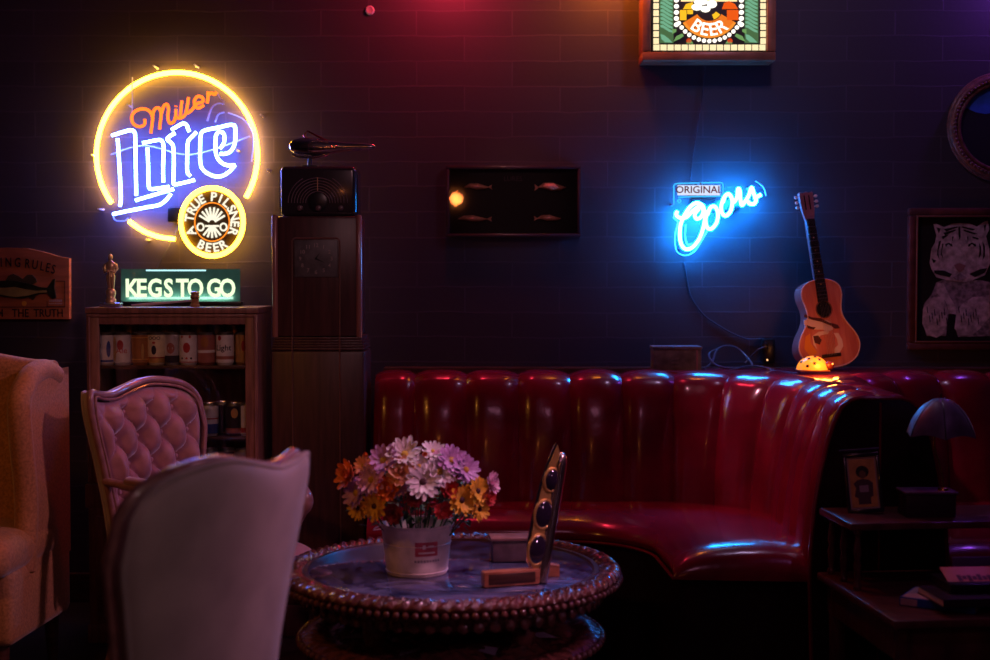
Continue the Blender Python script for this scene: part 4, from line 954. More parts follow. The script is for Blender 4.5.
for a, e in ((200, 35), (235, 55), (268, 30), (240, 18), (300, 50), (285, 70), (330, 25), (180, 60)):
    p = Vector((.060*cos(R(a))*cos(R(e)), .050*sin(R(a))*cos(R(e)), .052*sin(R(e)))); nn = Vector((p.x/.0036, p.y/.0025, p.z/.0038)).normalized()
    m = MB(); m.ball((0, 0, 0), (.0062, .0062, .0012), 12, M=Matrix()); m.v = [Matrix.Translation(Vector((lx, 5.20, lz0+.006))+p) @ nn.to_track_quat('Z', 'Y').to_matrix().to_4x4() @ v for v in m.v]
    m.build('spot', black_plastic, lb)
m = MB(); m.ball((lx+.058, 5.185, lz0+.022), (.020, .020, .018), 14); hd = m.build('head', mat('ladybird_head', (.12, .02, .01), .3), lb)
for s in (-1, 1): m = MB(); m.ball((lx+.068, 5.172+s*.006, lz0+.030), .004, 8); m.build('eye', mat('eye_white', (.8, .7, .6), .3), hd)
m = MB(); m.box((lx, 5.20, lz0+.004), (.115, .095, .006), .002); m.build('base', mat('lamp_base', (.15, .05, .02), .4), lb)
lamp_l = bpy.data.lights.new('ladybird_bulb', 'POINT'); lamp_l.energy = 1.5; lamp_l.color = (1, .28, .04); lamp_l.shadow_soft_size = .03
o = bpy.data.objects.new('ladybird_bulb', lamp_l); COL.objects.link(o); o.location = (lx+.03, 5.11, lz0+.05)

# old box
bx0, bx1 = P(653.5, 360, 5.42).x, P(701.5, 360, 5.42).x
bo = thing('small_box', 'small weathered dark box with worn markings on the sofa top', 'box', ((bx0+bx1)/2, 5.46, .95))
zt_ = P(680, 346.5, 5.42).z
m = MB(); b2(m, bx0, bx1, 5.42, 5.53, .951, zt_-.012, .004); m.build('box_body', mat('worn_box', (.06, .045, .05), .6, col2=(.16, .13, .14), vscale=22, bump=.2, detail=8), bo)
m = MB(); b2(m, bx0-.003, bx1+.003, 5.417, 5.533, zt_-.012, zt_, .003); m.build('lid', mat('box_lid', (.12, .10, .13), .45, var=.3, vscale=30), bo)
m = MB(); b2(m, bx1-.022, bx1-.014, 5.4185, 5.42, .955, zt_-.014, 0); m.build('edge_stripe', mat('pink_stripe', (.30, .14, .18), .5), bo)
for r_ in range(4):
    m = MB(); m.text(['WNTHERE', 'DO NOT OPEN', 'SMALL PARTS', '12'][r_] if False else 'IIIIIIIIII', .012, Matrix.Translation(((bx0+bx1)/2-.01, 5.4195, .968+.016*r_)), .001); m.build('worn_print', mat('worn_print', (.2, .15, .16), .6), bo, smooth=0)

# wall disc
wd_ = thing('wall_disc', 'tiny round white disc with dark centre high on the wall', 'fixture', P(370, 10.5, WALL))
a = P(370, 10.5, WALL); RX = Matrix.Rotation(PI/2, 4, 'X')
m = MB(); m.lathe([(.007, 0), (.019, 0), (.019, .006), (.014, .010), (.007, .008)], 24, a, RX); m.build('rim', mat('disc_grey', (.5, .42, .48), .4), wd_)
m = MB(); m.lathe([(0, 0), (.007, 0), (.007, .006), (0, .006)], 16, a, RX); m.build('centre', black_plastic, wd_)
# ------------------------------------------------------------------ button-back parlour chairs
def parlor_chair(label, loc, rz, front_mat, back_mat, arms=True):
    """local frame: the sitter faces -y, floor at z = 0"""
    t = thing('tufted_chair', label, 'chair', loc, rz)
    topc = catmull([(-.315, .955, 0), (-.30, 1.0, 0), (-.25, .990, 0), (-.17, .985, 0), (-.08, 1.003, 0), (.02, 1.022, 0), (.12, 1.016, 0), (.195, .998, 0), (.247, .962, 0), (.270, .91, 0), (.275, .85, 0)], 5)
    tab = [(q.x, q.y) for q in topc]
    xl = lambda z: interp([(.44, -.225), (.60, -.235), (.75, -.262), (.88, -.295), (.97, -.316)], z)
    xr = lambda z: interp([(.44, .225), (.60, .232), (.75, .258), (.86, .275), (.97, .275)], z)
    def S(u, v):
        """back surface: u across, v up, returns x, z"""
        x0 = lerp(-.30, .275, u); zt_ = interp(tab, x0)
        z = lerp(.44, zt_, v); f = interp([(-.30, 0), (.275, 1)], x0)
        x = lerp(xl(min(z, .97)), xr(min(z, .86)), f)
        x = lerp(x, x0, max(0, (v-.75)/.25)**2)
        return x, z
    def Y(x, z): return .22+.11*max(0, z-.44)**1.0*1.1 - .42*x*x
    def buttons():
        out = []
        for r, z in enumerate((.92, .835, .745, .655, .565)):
            for k in range(-3, 4):
                x = k*.125+(.0625 if r % 2 else 0)
                if abs(x) < .235: out.append((x, z))
        return out
    BT = buttons()
    def front(u, v):
        x, z = S(lerp(.035, .965, u), lerp(.02, .955, v))
        a = x/.125+(z-.92)/.178+.0; b_ = x/.125-(z-.92)/.178
        h = (abs(sin(PI*a))*abs(sin(PI*b_)))**.42
        e = min(1, min(u, 1-u)/.12)*min(1, (1-v)/.10)
        h = .042*h
        for bx, bz in BT:
            d2 = ((x-bx)**2+(z-bz)**2)/.0004
            if d2 < 9: h -= .030*math.exp(-d2*.45)
        h = lerp(.012*math.sqrt(max(0, e)), h+.012, min(1, e*1.3)) if e < 1 else h+.012
        h += .0025*noise.noise(Vector((x*30, z*30, 2)))*e
        return (x, Y(x, z)-.016-h, z)
    m = MB(); m.grid(front, 110, 110); f_ = m.build('button_back', front_mat, t, smooth=80, world=False)
    for bx, bz in BT:
        m = MB(); m.ball((bx, Y(bx, bz)-.024, bz), (.009, .006, .009), 8); m.build('button', front_mat, f_, world=False)
    m = MB()
    def rear(u, v):
        x, z = S(u, v); e = min(min(u, 1-u)/.14, (1-v)/.14, 1); c = math.sqrt(max(0, 1-(1-e)**2))
        return (x, Y(x, z)+.016+.020*c+.002*noise.noise(Vector((x*5, z*5, 7))), z)
    m.grid(rear, 44, 44)
    def rimside(u, v):
        n = 120; 
        k = u*3
        if k < 1: uu, vv = 0, k
        elif k < 2: uu, vv = k-1, 1
        else: uu, vv = 1, 3-k
        x, z = S(uu, vv); return (x, Y(x, z)+lerp(-.02, .016, v), z)
    m.grid(rimside, 121, 2); m.build('back_shell', back_mat, t, smooth=70, world=False)
    edge = []
    for i in range(20): edge.append(S(0, i/20))
    for i in range(40): edge.append(S(i/40, 1))
    for i in range(21): edge.append(S(1, 1-i/20))
    m = MB(); m.tube([(x, Y(x, z)-.018, z) for x, z in edge], .0125, 10, sx=1.0)
    fr_ = m.build('show_wood_frame', mat('chair_show_wood', (.24, .12, .11), .28, var=.2, vscale=30, coat=.5), t, smooth=70, world=False)
    m = MB(); m.tube([(x*.955, Y(x, z)-.030, .44+(z-.44)*.972) for x, z in edge], .005, 8); m.build('inner_bead', MATS['chair_show_wood'], fr_, world=False)
    m = MB(); m.tube([(x, Y(x, z)+.017, z) for x, z in edge], .006, 8); m.build('rear_piping', back_mat, t, world=False)
    # seat
    def seat(u, v):
        a = 2*PI*u; cx, cy = cos(a), sin(a); p = .62
        X = .275*math.copysign(abs(cx)**p, cx); Yy = -.08+.285*math.copysign(abs(cy)**p, cy)
        X *= 1.0 - .10*(Yy+.08)/.285
        k = v*PI/2
        if v < .3: q = v/.3; return (X*(.93+.07*q), lerp(-.08, Yy, .93+.07*q), .385+.035*q)
        q = (v-.3)/.7*PI/2; c = cos(q)**.55 if cos(q) > 0 else 0; return (X*c, lerp(-.08, Yy, c), .42+.065*sin(q)+.002*noise.noise(Vector((X*9, Yy*9, 1))))
    m = MB(); m.grid(seat, 60, 26, cu=True); m.build('seat', mat('seat_velvet', (.36, .18, .19), .5, var=.15, vscale=10, sheen=.6, bump=.06, bscale=120), t, smooth=80, world=False)
    m = MB(); pts = []
    for i in range(48):
        a = 2*PI*i/48; cx, cy = cos(a), sin(a); X = .262*math.copysign(abs(cx)**.62, cx); Yy = .27*math.copysign(abs(cy)**.62, cy); pts.append((X*(1-.10*Yy/.27), Yy-.08, .355))
    m.tube(pts, .034, 10, closed=True, sx=.6, sy=1.0, up=(0, 0, 1)); m.build('seat_rail', MATS['chair_show_wood'], t, smooth=70, world=False)
    for s in (-1, 1):
        if arms:
          m = MB()
          ap_ = catmull([(s*.255, Y(.25, .70)-.02, .70), (s*.270, .10, .695), (s*.280, -.04, .688), (s*.280, -.17, .670), (s*.278, -.235, .635), (s*.272, -.255, .595), (s*.266, -.225, .54), (s*.262, -.19, .48), (s*.258, -.18, .42), (s*.256, -.18, .36)], 5)
          m.tube(ap_, [.016]*5+[.020]*15+[.021]*8+[.017]*(len(ap_)-28), 12, sx=1.25, sy=.85, up=(1, 0, 0))
          ar = m.build('armrest', MATS['chair_show_wood'], t, smooth=70, world=False)
          m = MB(); pd = catmull([(s*.272, .10, .712), (s*.280, .0, .710), (s*.281, -.07, .704), (s*.280, -.13, .694)], 5)
          m.tube(pd, [.010]+[.020]*(len(pd)-2)+[.010], 12, sx=1.2, sy=.8, up=(1, 0, 0)); m.build('arm_pad', front_mat, ar, smooth=80, world=False)
        m = MB(); m.tube(catmull([(s*.235, -.30, .37), (s*.25, -.325, .30), (s*.235, -.31, .18), (s*.225, -.30, .08), (s*.245, -.325, .012), (s*.25, -.335, 0)], 5), [.030]*3+[.034]*4+[.024]*6+[.016]*7+[.018]*5+[.024], 12); m.build('leg', MATS['chair_show_wood'], t, smooth=70, world=False)
        m = MB(); m.tube(catmull([(s*.20, .17, .40), (s*.205, .20, .20), (s*.215, .27, .0)], 5), [.022]*6+[.018]*5, 10); m.build('leg', MATS['chair_show_wood'], t, smooth=70, world=False)
    return t
ch = parlor_chair('mauve button-tufted armchair facing the round table, in front of the can cabinet', (-.975, 4.55, 0), R(60), velvet, velvet_grey); ch.scale = (.91, .97, .97)
ch2 = parlor_chair('grey velvet chair seen from behind, blurred in the near foreground', (-.770, 2.83, 0), R(242), velvet, velvet_grey, False); ch2.scale = (.965, .965, .965)

# ------------------------------------------------------------------ wing chair
orange_fab = mat('tan_weave', (.36, .16, .06), .75, var=.25, vscale=120, bump=.25, bscale=300, sheen=.3)
wc = thing('wing_chair', 'tan upholstered wing armchair cut off by the left edge of the photo', 'chair', (-1.865, 4.50, 0))
WX = .36
m = MB()
def wback(u, v):
    x = lerp(-WX, WX, u); zt_ = 1.03+.02*cos(PI*u*2-PI); z = lerp(.30, zt_, v)
    return (x, .12+.10*(z-.45)+.02*(2*u-1)**2*0, z)
for off, in ((0,),):
    m.grid(lambda u, v: (wback(u, v)[0], wback(u, v)[1]-.05-.02*sin(PI*u)*sin(PI*min(1, v*1.1)), wback(u, v)[2]), 24, 24)
    m.grid(lambda u, v: (wback(u, v)[0], wback(u, v)[1]+.05, wback(u, v)[2]), 24, 24)
    m.tube([wback(i/24, 1) for i in range(25)], .052, 12)
m.build('backrest', orange_fab, wc, smooth=70, world=False)
for s in (-1, 1):
    # wing: outline in (y, z) swept with a rolled front edge
    fe = catmull([(.17, 1.01, 0), (.08, 1.035, 0), (-.02, 1.022, 0), (-.085, .98, 0), (-.115, .93, 0), (-.10, .80, 0), (-.075, .68, 0), (-.07, .58, 0), (-.08, .50, 0), (-.09, .40, 0)], 5)
    m = MB()
    n = len(fe)
    def wing(u, v):
        q = fe[min(n-1, int(round(u*(n-1))))]
        k = v
        ybk = .24; y = lerp(q.x, ybk, k); z = q.y if k < .5 else q.y
        return y, z
    m.grid(lambda u, v: (s*(WX+.025), wing(u, v)[0], wing(u, v)[1]), n, 8)
    m.grid(lambda u, v: (s*(WX-.025), wing(u, v)[0], wing(u, v)[1]), n, 8)
    m.tube([(s*WX, q.x, q.y) for q in fe], .037, 14, sx=1.0)
    m.build('wing', orange_fab, wc, smooth=70, world=False)
    m = MB(); m.tube([(s*(WX+.03), q.x-.012, q.y) for q in fe], .0045, 6); m.build('piping', orange_fab, wc, world=False)
m = MB(); m.box((0, -.09, .475), (2*WX+.07, .48, .13), .055, seg=5); m.build('seat_cushion', orange_fab, wc, smooth=80, world=False)
m = MB(); m.tube([(-.38, -.325, .522), (.37, -.325, .522)], .005, 6); m.build('piping', orange_fab, wc, world=False)
m = MB(); m.box((0, .0, .31), (2*WX+.05, .50, .24), .03, seg=3); m.build('seat_base', orange_fab, wc, smooth=70, world=False)
for x in (-.33, .33):
    for y in (-.20, .20): m = MB(); m.tube([(x, y, .20), (x, y*1.04, 0)], [.026, .016], 12); m.build('leg', wood_dark, wc, world=False)
wc.rotation_euler = (0, 0, R(-4))

# ------------------------------------------------------------------ bucket of flowers
TT = TZ-.004
bx_, by_ = P(417, 560, 4.06).x, 4.06
bk = thing('flower_bucket', 'worn white tin bucket with small red emblem holding the bouquet on the round table', 'bucket', (bx_, by_, TT))
BH = P(417, 522, 4.06).z-TT
tin = mat('worn_white_tin', (.62, .52, .50), .38, var=.25, vscale=14, bump=.06, bscale=30)
m = MB(); m.lathe([(0, .006), (.082, .006), (.086, 0), (.090, .004), (.106, BH-.008), (.111, BH-.004), (.111, BH+.001), (.107, BH+.001), (.103, BH-.008), (.088, .012), (0, .012)], 56, (bx_, by_, TT)); pail = m.build('pail', tin, bk)
for zz in (.012, BH*.62):
    m = MB(); r_ = lerp(.0905, .107, zz/BH); m.lathe([(r_, zz-.002), (r_+.0018, zz), (r_, zz+.002)], 48, (bx_, by_, TT)); m.build('hoop', tin, pail)
def wrapc(pts, mm, nm, par, dr=.0015):
    e = MB(); 
    q = []
    for a, z in pts: r = lerp(.090, .106, z/BH)+dr; q.append((bx_+r*sin(a/r), by_-r*cos(a/r), TT+z))
    N = 8; e.geo(q, [list(range(len(q)))]); e.build(nm, mm, par, smooth=0)
redm = mat('faded_red_print', (.42, .06, .09), .45, var=.2, vscale=30)
E0 = .010
e = MB()
def band(e, a0, a1, z0, z1, n=10, dr=.0015):
    vs = []
    for i in range(n+1):
        a = lerp(a0, a1, i/n)
        for z in (z0, z1): r = lerp(.090, .106, z/BH)+dr; vs.append((bx_+r*sin(a/r), by_-r*cos(a/r), TT+z))
    e.geo(vs, [[2*i, 2*i+2, 2*i+3, 2*i+1] for i in range(n)])
band(e, E0-.010, E0+.060, .066, .108); em = e.build('red_emblem', redm, pail, smooth=0)
e = MB(); band(e, E0+.0, E0+.05, .074, .079, dr=.0025); band(e, E0+.012, E0+.022, .088, .100, dr=.0025); band(e, E0+.030, E0+.047, .092, .098, dr=.0025); e.build('emblem_detail', tin, em, smooth=0)
e = MB(); vs, fs = text_geo('REPAS TRAY' if False else 'BEST BEER', .01); q = []
for v in vs: ax = v.x*.016+E0+.024; z = .046+v.y*.016; r = lerp(.090, .106, z/BH)+.0018; q.append((bx_+r*sin(ax/r), by_-r*cos(ax/r), TT+z))
e = MB()
for k in range(9): band(e, E0-.012+k*.009, E0-.006+k*.009, .048, .055, 2)
e.build('worn_lettering', mat('faded_grey_print', (.25, .2, .24), .5), pail, smooth=0)
m = MB(); hp = [(bx_+.112*cos(a), by_-.02-.05*abs(sin(a)), TT+BH-.012-.0*sin(a)) for a in [PI*i/16+PI for i in range(17)]]
m.tube([(bx_-.109, by_-.01, TT+BH-.01), (bx_-.125, by_+.02, TT+BH-.02), (bx_-.135, by_+.06, TT+BH-.035), (bx_-.10, by_+.115, TT+BH-.04), (bx_, by_+.14, TT+BH-.05), (bx_+.10, by_+.10, TT+BH-.04), (bx_+.125, by_+.03, TT+BH-.02), (bx_+.109, by_-.01, TT+BH-.01)], .002, 6); m.build('wire_handle', alu, bk)
pcol = {'orange': (.85, .22, .03), 'yellow': (.88, .50, .04), 'white': (.82, .74, .80), 'pink': (.75, .42, .58), 'lilac': (.56, .30, .62), 'red': (.62, .05, .05), 'peach': (.80, .42, .26), 'darkred': (.32, .03, .05)}
FL = [(350, 475, 13, 'orange', 'mum', 'large orange flower at the far left of the bouquet'),
 (368, 456, 5, 'orange', 'bud', 'tiny orange bud poking up at the upper left of the bouquet'),
 (372, 480, 14, 'pink', 'daisy', 'pale pink daisy between the far left orange flower and the white centre'),
 (357, 493, 13, 'lilac', 'daisy', 'lilac and white daisy at the left of the bouquet, above the yellow one'),
 (359, 508, 11, 'yellow', 'daisy', 'yellow flower at the lower left edge of the bouquet'),
 (375, 506, 12, 'yellow', 'daisy', 'yellow daisy above the left rim of the bucket'),
 (384, 461, 14, 'lilac', 'daisy', 'lilac-pink daisy at the upper left of the bouquet'),
 (364, 466, 9, 'peach', 'daisy', 'small peach flower right of the orange one at upper left'),
 (405, 455, 15, 'white', 'daisy', 'large white daisy at the top centre of the bouquet'),
 (401, 473, 13, 'peach', 'mum', 'peach flower below the large white top daisy'),
 (423, 482, 15, 'white', 'daisy_dark', 'white daisy with a dark centre in the front middle'),
 (424, 457, 6, 'orange', 'bud', 'small orange flower between the white top daisies'),
 (419, 467, 11, 'white', 'daisy', 'white daisy just above the dark-centred daisy'),
 (439, 472, 14, 'white', 'daisy', 'white daisy right of the dark-centred daisy'),
 (433, 452, 10, 'white', 'daisy', 'white daisy at the top right of the bouquet'),
 (451, 461, 14, 'lilac', 'daisy', 'lilac daisy at the upper right of the bouquet'),
 (465, 470, 13, 'lilac', 'daisy', 'purple daisy at the right shoulder of the bouquet'),
 (388, 489, 11, 'orange', 'mum', 'orange-red flower left of centre above the bucket'),
 (399, 487, 9, 'pink', 'daisy', 'small pale pink flower left of the dark-centred daisy'),
 (448, 489, 9, 'red', 'mum', 'orange-red flower right of the dark-centred daisy'),
 (461, 500, 13, 'yellow', 'daisy', 'yellow daisy at the lower right of the bouquet'),
 (477, 491, 12, 'yellow', 'daisy', 'yellow flower at the right, below the purple daisy'),
 (490, 483, 9, 'pink', 'mum', 'small rose pink flower at the far right tip of the bouquet'),
 (487, 497, 8, 'red', 'mum', 'red flower at the lower far right of the bouquet'),
 (479, 509, 10, 'yellow', 'daisy', 'yellow flower lowest at the right of the bouquet'),
 (431, 503, 8, 'red', 'bud', 'small red flower low in the middle of the bouquet'),
 (442, 510, 8, 'red', 'mum', 'pinkish red flower low, just above the bucket rim'),
 (394, 513, 9, 'darkred', 'mum', 'dark red flower in shade above the left bucket rim'),
 (415, 498, 8, 'darkred', 'mum', 'dark red flower under the dark-centred daisy'),
 (440, 459, 8, 'pink', 'daisy', 'small pink daisy between white and lilac at the top right')]
cen = Vector((bx_, by_, TT+BH+.02)); CC = cen+Vector((0, 0, .05))
pet = {k: mat('petal_'+k, v, .55, var=.18, vscale=60, sheen=.2) for k, v in pcol.items()}
for k in pet.values(): k.node_tree.nodes['Principled BSDF'].inputs['Subsurface Weight'].default_value = .0
stem_m = mat('stem_green', (.05, .11, .03), .5); pollen = mat('pollen', (.55, .35, .04), .7); dcen = mat('dark_centre', (.06, .02, .03), .7)
rnd = random.Random(5)
for px, py, rp, c, kind, lab in FL:
    # each flower head sits on the dome of the bouquet
    dx = (px-417)/80; dz = (py-500)/56
    dy = -math.sqrt(max(0.02, 1-min(.96, dx*dx*.85+dz*dz*.6)))*.15
    if kind == 'daisy_dark': dy -= .015
    pos = P(px, py, by_+dy); r = rp/FPX*pos.y*1.30
    nrm = (pos-CC); nrm.z *= .9; nrm.y -= .06; nrm.normalize()
    fl = thing('flower', lab, 'flower', pos)
    Q = Matrix.Translation(pos) @ nrm.to_track_quat('Z', 'Y').to_matrix().to_4x4() @ Matrix.Rotation(rnd.random()*6, 4, 'Z')
    m = MB(); m.M = Q
    if kind == 'bud': layers = [(10, .9, 1.15, .5), (8, .6, 1.3, .5)]
    elif kind == 'mum': layers = [(15, 1, .15, .30), (13, .82, .55, .30), (10, .6, .95, .32), (7, .4, 1.25, .35)]
    else: layers = [(15, 1, .12, .24), (13, .86, .38, .24)]
    for nL, sc, up, wd in layers:
        for i in range(nL):
            a = 2*PI*(i+rnd.random()*.35)/nL; L = r*sc*(.9+.2*rnd.random()); u_ = up+rnd.uniform(-.12, .12); w2 = L*wd*.62
            A = Matrix.Rotation(a, 4, 'Z') @ Matrix.Rotation(-u_, 4, 'Y')
            vs = []
            for t_, ww in ((.12, .3), (.4, .85), (.7, 1), (.9, .75), (1, .25)):
                curl = (.10 if kind != 'mum' else .25)*L*t_*t_
                vs += [(L*t_, -w2*ww, curl+w2*.25), (L*t_, 0, curl), (L*t_, w2*ww, curl+w2*.25)]
            fs = [[3*k+j, 3*k+3+j, 3*k+4+j, 3*k+1+j] for k in range(4) for j in (0, 1)]
            m.geo([A @ Vector(v) for v in vs], fs)
    m.build('petals', pet[c], fl, smooth=60)
    if kind.startswith('daisy'):
        m = MB(); m.M = Q; m.ball((0, 0, r*.10), (r*.20, r*.20, r*.13), 10); m.build('flower_centre', dcen if kind == 'daisy_dark' or c in ('yellow',) else pollen, fl)
    m = MB(); b0 = pos-nrm*.004; tgt = Vector((bx_+(px-417)/80*.06, by_+.01, TT+.05)); m.tube(catmull([b0, b0.lerp(tgt, .4)+Vector((0, 0, .01)), tgt], 4), .0022, 5); m.build('stem', stem_m, fl)
m = MB()
for i in range(620):
    a = rnd.random()*2*PI; e_ = rnd.uniform(-.5, 1.3); rr = rnd.uniform(.35, .95)
    p = CC+Vector((.205*cos(a)*cos(e_)*rr, .15*sin(a)*cos(e_)*rr, .135*sin(e_)*rr-.015))
    if p.z < TT+BH-.01 and ((p.x-bx_)**2+(p.y-by_)**2) < .115**2: p.z = TT+BH+rnd.uniform(.005, .03)
    d = Vector((rnd.gauss(0, 1)+cos(a), rnd.gauss(0, 1)+sin(a), rnd.gauss(0, .8)+.2)).normalized(); L = rnd.uniform(.02, .038); W_ = L*.28
    T_ = Matrix.Translation(p) @ d.to_track_quat('X', 'Z').to_matrix().to_4x4()
    m.geo([T_ @ Vector(v) for v in [(0, 0, 0), (L*.4, -W_, .003), (L, 0, -.003), (L*.4, W_, .003), (L*.45, 0, -.001)]], [[0, 1, 4], [1, 2, 4], [2, 3, 4], [3, 0, 4]])
fo = m.build('foliage', mat('leaf_green', (.03, .075, .03), .5, var=.3, vscale=30), smooth=0); tag(fo, 'dark green leaves filling the gaps between the flowers in the bucket', 'foliage', kind='stuff')

# ------------------------------------------------------------------ tube sculpture and blocks on the table
sc_ = thing('tube_sculpture', 'polished metal tube sculpture with three round glass lenses standing on the table', 'sculpture', (P(540, 590, 3.93).x, 3.93, TT))
B0 = P(540, 588.5, 3.92); B0.z = TT+.004; T0 = P(562, 452, 3.95)
ax = (T0-B0); Ls = ax.length; ax.normalize()
sidev = Vector((-1, -.55, 0)); sidev = (sidev-ax*sidev.dot(ax)).normalized(); nv = -ax.cross(sidev).normalized()
Msc = Matrix((( sidev.x, nv.x, ax.x, B0.x), (sidev.y, nv.y, ax.y, B0.y), (sidev.z, nv.z, ax.z, B0.z), (0, 0, 0, 1)))
tube_m = mat('polished_tube', (.80, .65, .62), .22, 1, bump=.02, bscale=12)
m = MB(); m.M = Msc
rt = .021
pr = [(rt, 0), (rt, Ls-.05), (rt*.95, Ls-.03), (rt*.78, Ls-.014), (rt*.45, Ls-.003), (0, Ls)]
m.lathe(pr, 32, (0, 0, 0)); m.build('tube', tube_m, sc_, smooth=60)
# cut-away web holding the lenses on the left of the tube
m = MB(); m.M = Msc
wo = [(0.0, .03), (.026, .028), (.052, .06), (.060, .11), (.058, .20), (.052, .29), (.042, .355), (.024, .395), (0, Ls-.006)]
wo = [(x, z*Ls/.405 if z < .39 else z) for x, z in wo]
m.prism([(x, z) for x, z in wo], -.010, .010); web = m.build('cut_web', mat('golden_metal', (.80, .48, .16), .38, .75), sc_, smooth=0)
m = MB(); m.M = Msc; m.tube([(x, -.0, z) for x, z in wo], .0055, 8); m.build('polished_rim', chrome, sc_)
for z, rr_ in ((.098, .042), (.208, .040), (.316, .032)):
    z = z*Ls/.405; xx = .033 if z < .25 else .026
    m = MB(); m.M = Msc; m.ball((xx, -.010, z), (rr_*.72, .012, rr_), 20); lens = m.build('glass_lens', mat('dark_lens', (.02, .012, .03), .04, coat=1, spec=.9), sc_, smooth=80)
    m = MB(); m.M = Msc; m.tube([(xx+rr_*.74*cos(2*PI*i/28), -.0105, z+rr_*1.02*sin(2*PI*i/28)) for i in range(28)], .0045, 8, closed=True); m.build('lens_ring', MATS['golden_metal'], sc_)
blkw = mat('reddish_block_wood', (.38, .13, .07), .35, var=.3, vscale=14, stretch=(1, 6, 6), coat=.3)
q0, q1 = P(484, 590, 3.85), P(536, 590, 3.92)
wb = thing('wooden_block', 'small reddish wooden bar at the foot of the metal tube sculpture', 'block', ((q0.x+q1.x)/2, 3.885, TT), R(18))
m = MB(); m.box((0, 0, .024), (.165, .035, .044), .003); m.v = [Matrix.Translation((0, 0, .0)) @ v for v in m.v]; m.build('bar', blkw, wb, world=False)
m = MB(); m.box((0, -.0175, .024), (.14, .002, .03), .0005); m.build('inset_panel', wood_dark, wb, world=False)
q = P(552, 585, 4.0)
w2_ = thing('wooden_wedge', 'tiny wooden wedge behind the base of the metal tube on the table', 'block', (q.x, 4.01, TT))
m = MB(); m.prism([(-.022, .001), (.022, .001), (.022, .032), (-.022, .040)], -.015, .015); tag(m.build('wedge', blkw, w2_, smooth=0, world=False), None)
q = P(510, 562, 4.25)
bb = thing('wooden_box', 'dark low wooden box behind the bar on the table, right of the bouquet', 'box', (q.x, 4.24, TT), R(6))
m = MB(); m.box((0, 0, .034), (.115, .075, .066), .003); m.build('box_body', mat('greyed_wood', (.12, .07, .08), .45, var=.35, vscale=20, bump=.08), bb, world=False)
m = MB(); m.box((0, 0, .071), (.128, .088, .010), .003); m.build('lid', mat('box_lid_wood', (.26, .12, .11), .35, var=.25, vscale=20), bb, world=False)

# ------------------------------------------------------------------ step end table and what stands on it
EX, EY = 1.04, 3.55
et = thing('step_end_table', 'dark wooden two-level step end table with turned spindles at the right front', 'table', (EX, EY, 0), R(6))
ETW, ETD, ETZ, ESZ = .60, .60, .449, .645
etw = mat('end_table_wood', (.12, .04, .035), .3, var=.35, vscale=8, stretch=(2, 10, 1), coat=.3, bump=.03)
m = MB(); m.box((ETW/2, ETD/2, ETZ-.012), (ETW, ETD, .024), .006); m.build('tabletop', etw, et, world=False)
m = MB(); m.box((ETW/2, ETD/2, ETZ-.07), (ETW-.05, ETD-.05, .10), .004); m.build('apron', etw, et, world=False)
m = MB(); m.box((ETW/2, ETD-.135, ESZ-.011), (ETW-.01, .27, .022), .006); m.build('upper_shelf', etw, et, world=False)
for x in (.035, ETW-.035):
    for y in (ETD-.245, ETD-.135, ETD-.03):
        h = ESZ-.022-ETZ; m = MB(); m.lathe([(.010, 0), (.012, .01), (.007, .02), (.010, h*.3), (.0115, h*.4), (.007, h*.5), (.0115, h*.6), (.009, h*.75), (.006, h-.02), (.012, h-.01), (.010, h)], 14, (x, y, ETZ)); m.build('spindle', etw, et, world=False)
for x in (.05, ETW-.05):
    for y in (.05, ETD-.05):
        m = MB(); m.lathe([(.014, 0), (.018, .05), (.016, .10), (.024, .16), (.026, .30), (.028, .33), (.028, ETZ-.03)], 16, (x, y, 0)); m.build('leg', etw, et, world=False)
# framed portrait
p0 = P(868, 511, 4.03)
pc = thing('framed_card', 'small tilted framed card of a curly-haired person on the upper step shelf', 'picture frame', (p0.x, 4.05, ESZ), rot=(R(-10), R(-5), R(-8)))
cw_, chh = .105, .178
m = MB(); 
for c, s in (((0, 0, chh-.006), (cw_, .014, .012)), ((0, 0, .007), (cw_, .014, .012)), ((-cw_/2+.005, 0, chh/2), (.010, .014, chh-.02)), ((cw_/2-.005, 0, chh/2), (.010, .014, chh-.02))): m.box(c, s, .002)
m.build('frame', mat('card_frame', (.02, .018, .025), .25, coat=.5), pc, world=False)
m = MB(); m.box((0, .001, chh/2), (cw_-.018, .003, chh-.022)); cd = m.build('card', mat('card_cream', (.55, .42, .32), .5), pc, smooth=0, world=False)
m = MB(); m.box((0, -.001, chh/2), (cw_-.030, .002, chh-.036)); m.build('card_ground', mat('card_ochre', (.75, .40, .10), .5, var=.15, vscale=30), cd, smooth=0, world=False)
def cd_shape(pts, nm, mm, k): m = MB(); m.prism(pts, -.002-.0005*k, -.0015); m.build(nm, mm, cd, smooth=0, world=False)
cd_shape([(.019*cos(a), .122+.018*sin(a)) for a in [2*PI*i/20 for i in range(20)]], 'printed_hair', mat('print_black', (.02, .012, .012), .5), 1)
cd_shape([(.010*cos(a), .114+.012*sin(a)) for a in [2*PI*i/16 for i in range(16)]], 'printed_face', mat('print_brown', (.22, .10, .05), .5), 2)
cd_shape([(-.022, .075), (-.028, .088), (-.016, .098), (0, .101), (.016, .098), (.028, .088), (.026, .05), (.018, .045), (.018, .026), (-.018, .026), (-.018, .045), (-.028, .05)], 'printed_jersey', mat('print_jersey', (.10, .05, .06), .5), 1)
cd_shape([(-.012, .062), (.014, .062), (.014, .082), (-.012, .082)], 'jersey_number', mat('print_pale', (.45, .35, .35), .5), 2)
m = MB(); m.box((-.002, .004, chh+.010), (cw_+.012, .010, .007), .002); m.build('top_ledge', mat('ledge_blue', (.04, .04, .09), .3), pc, world=False)
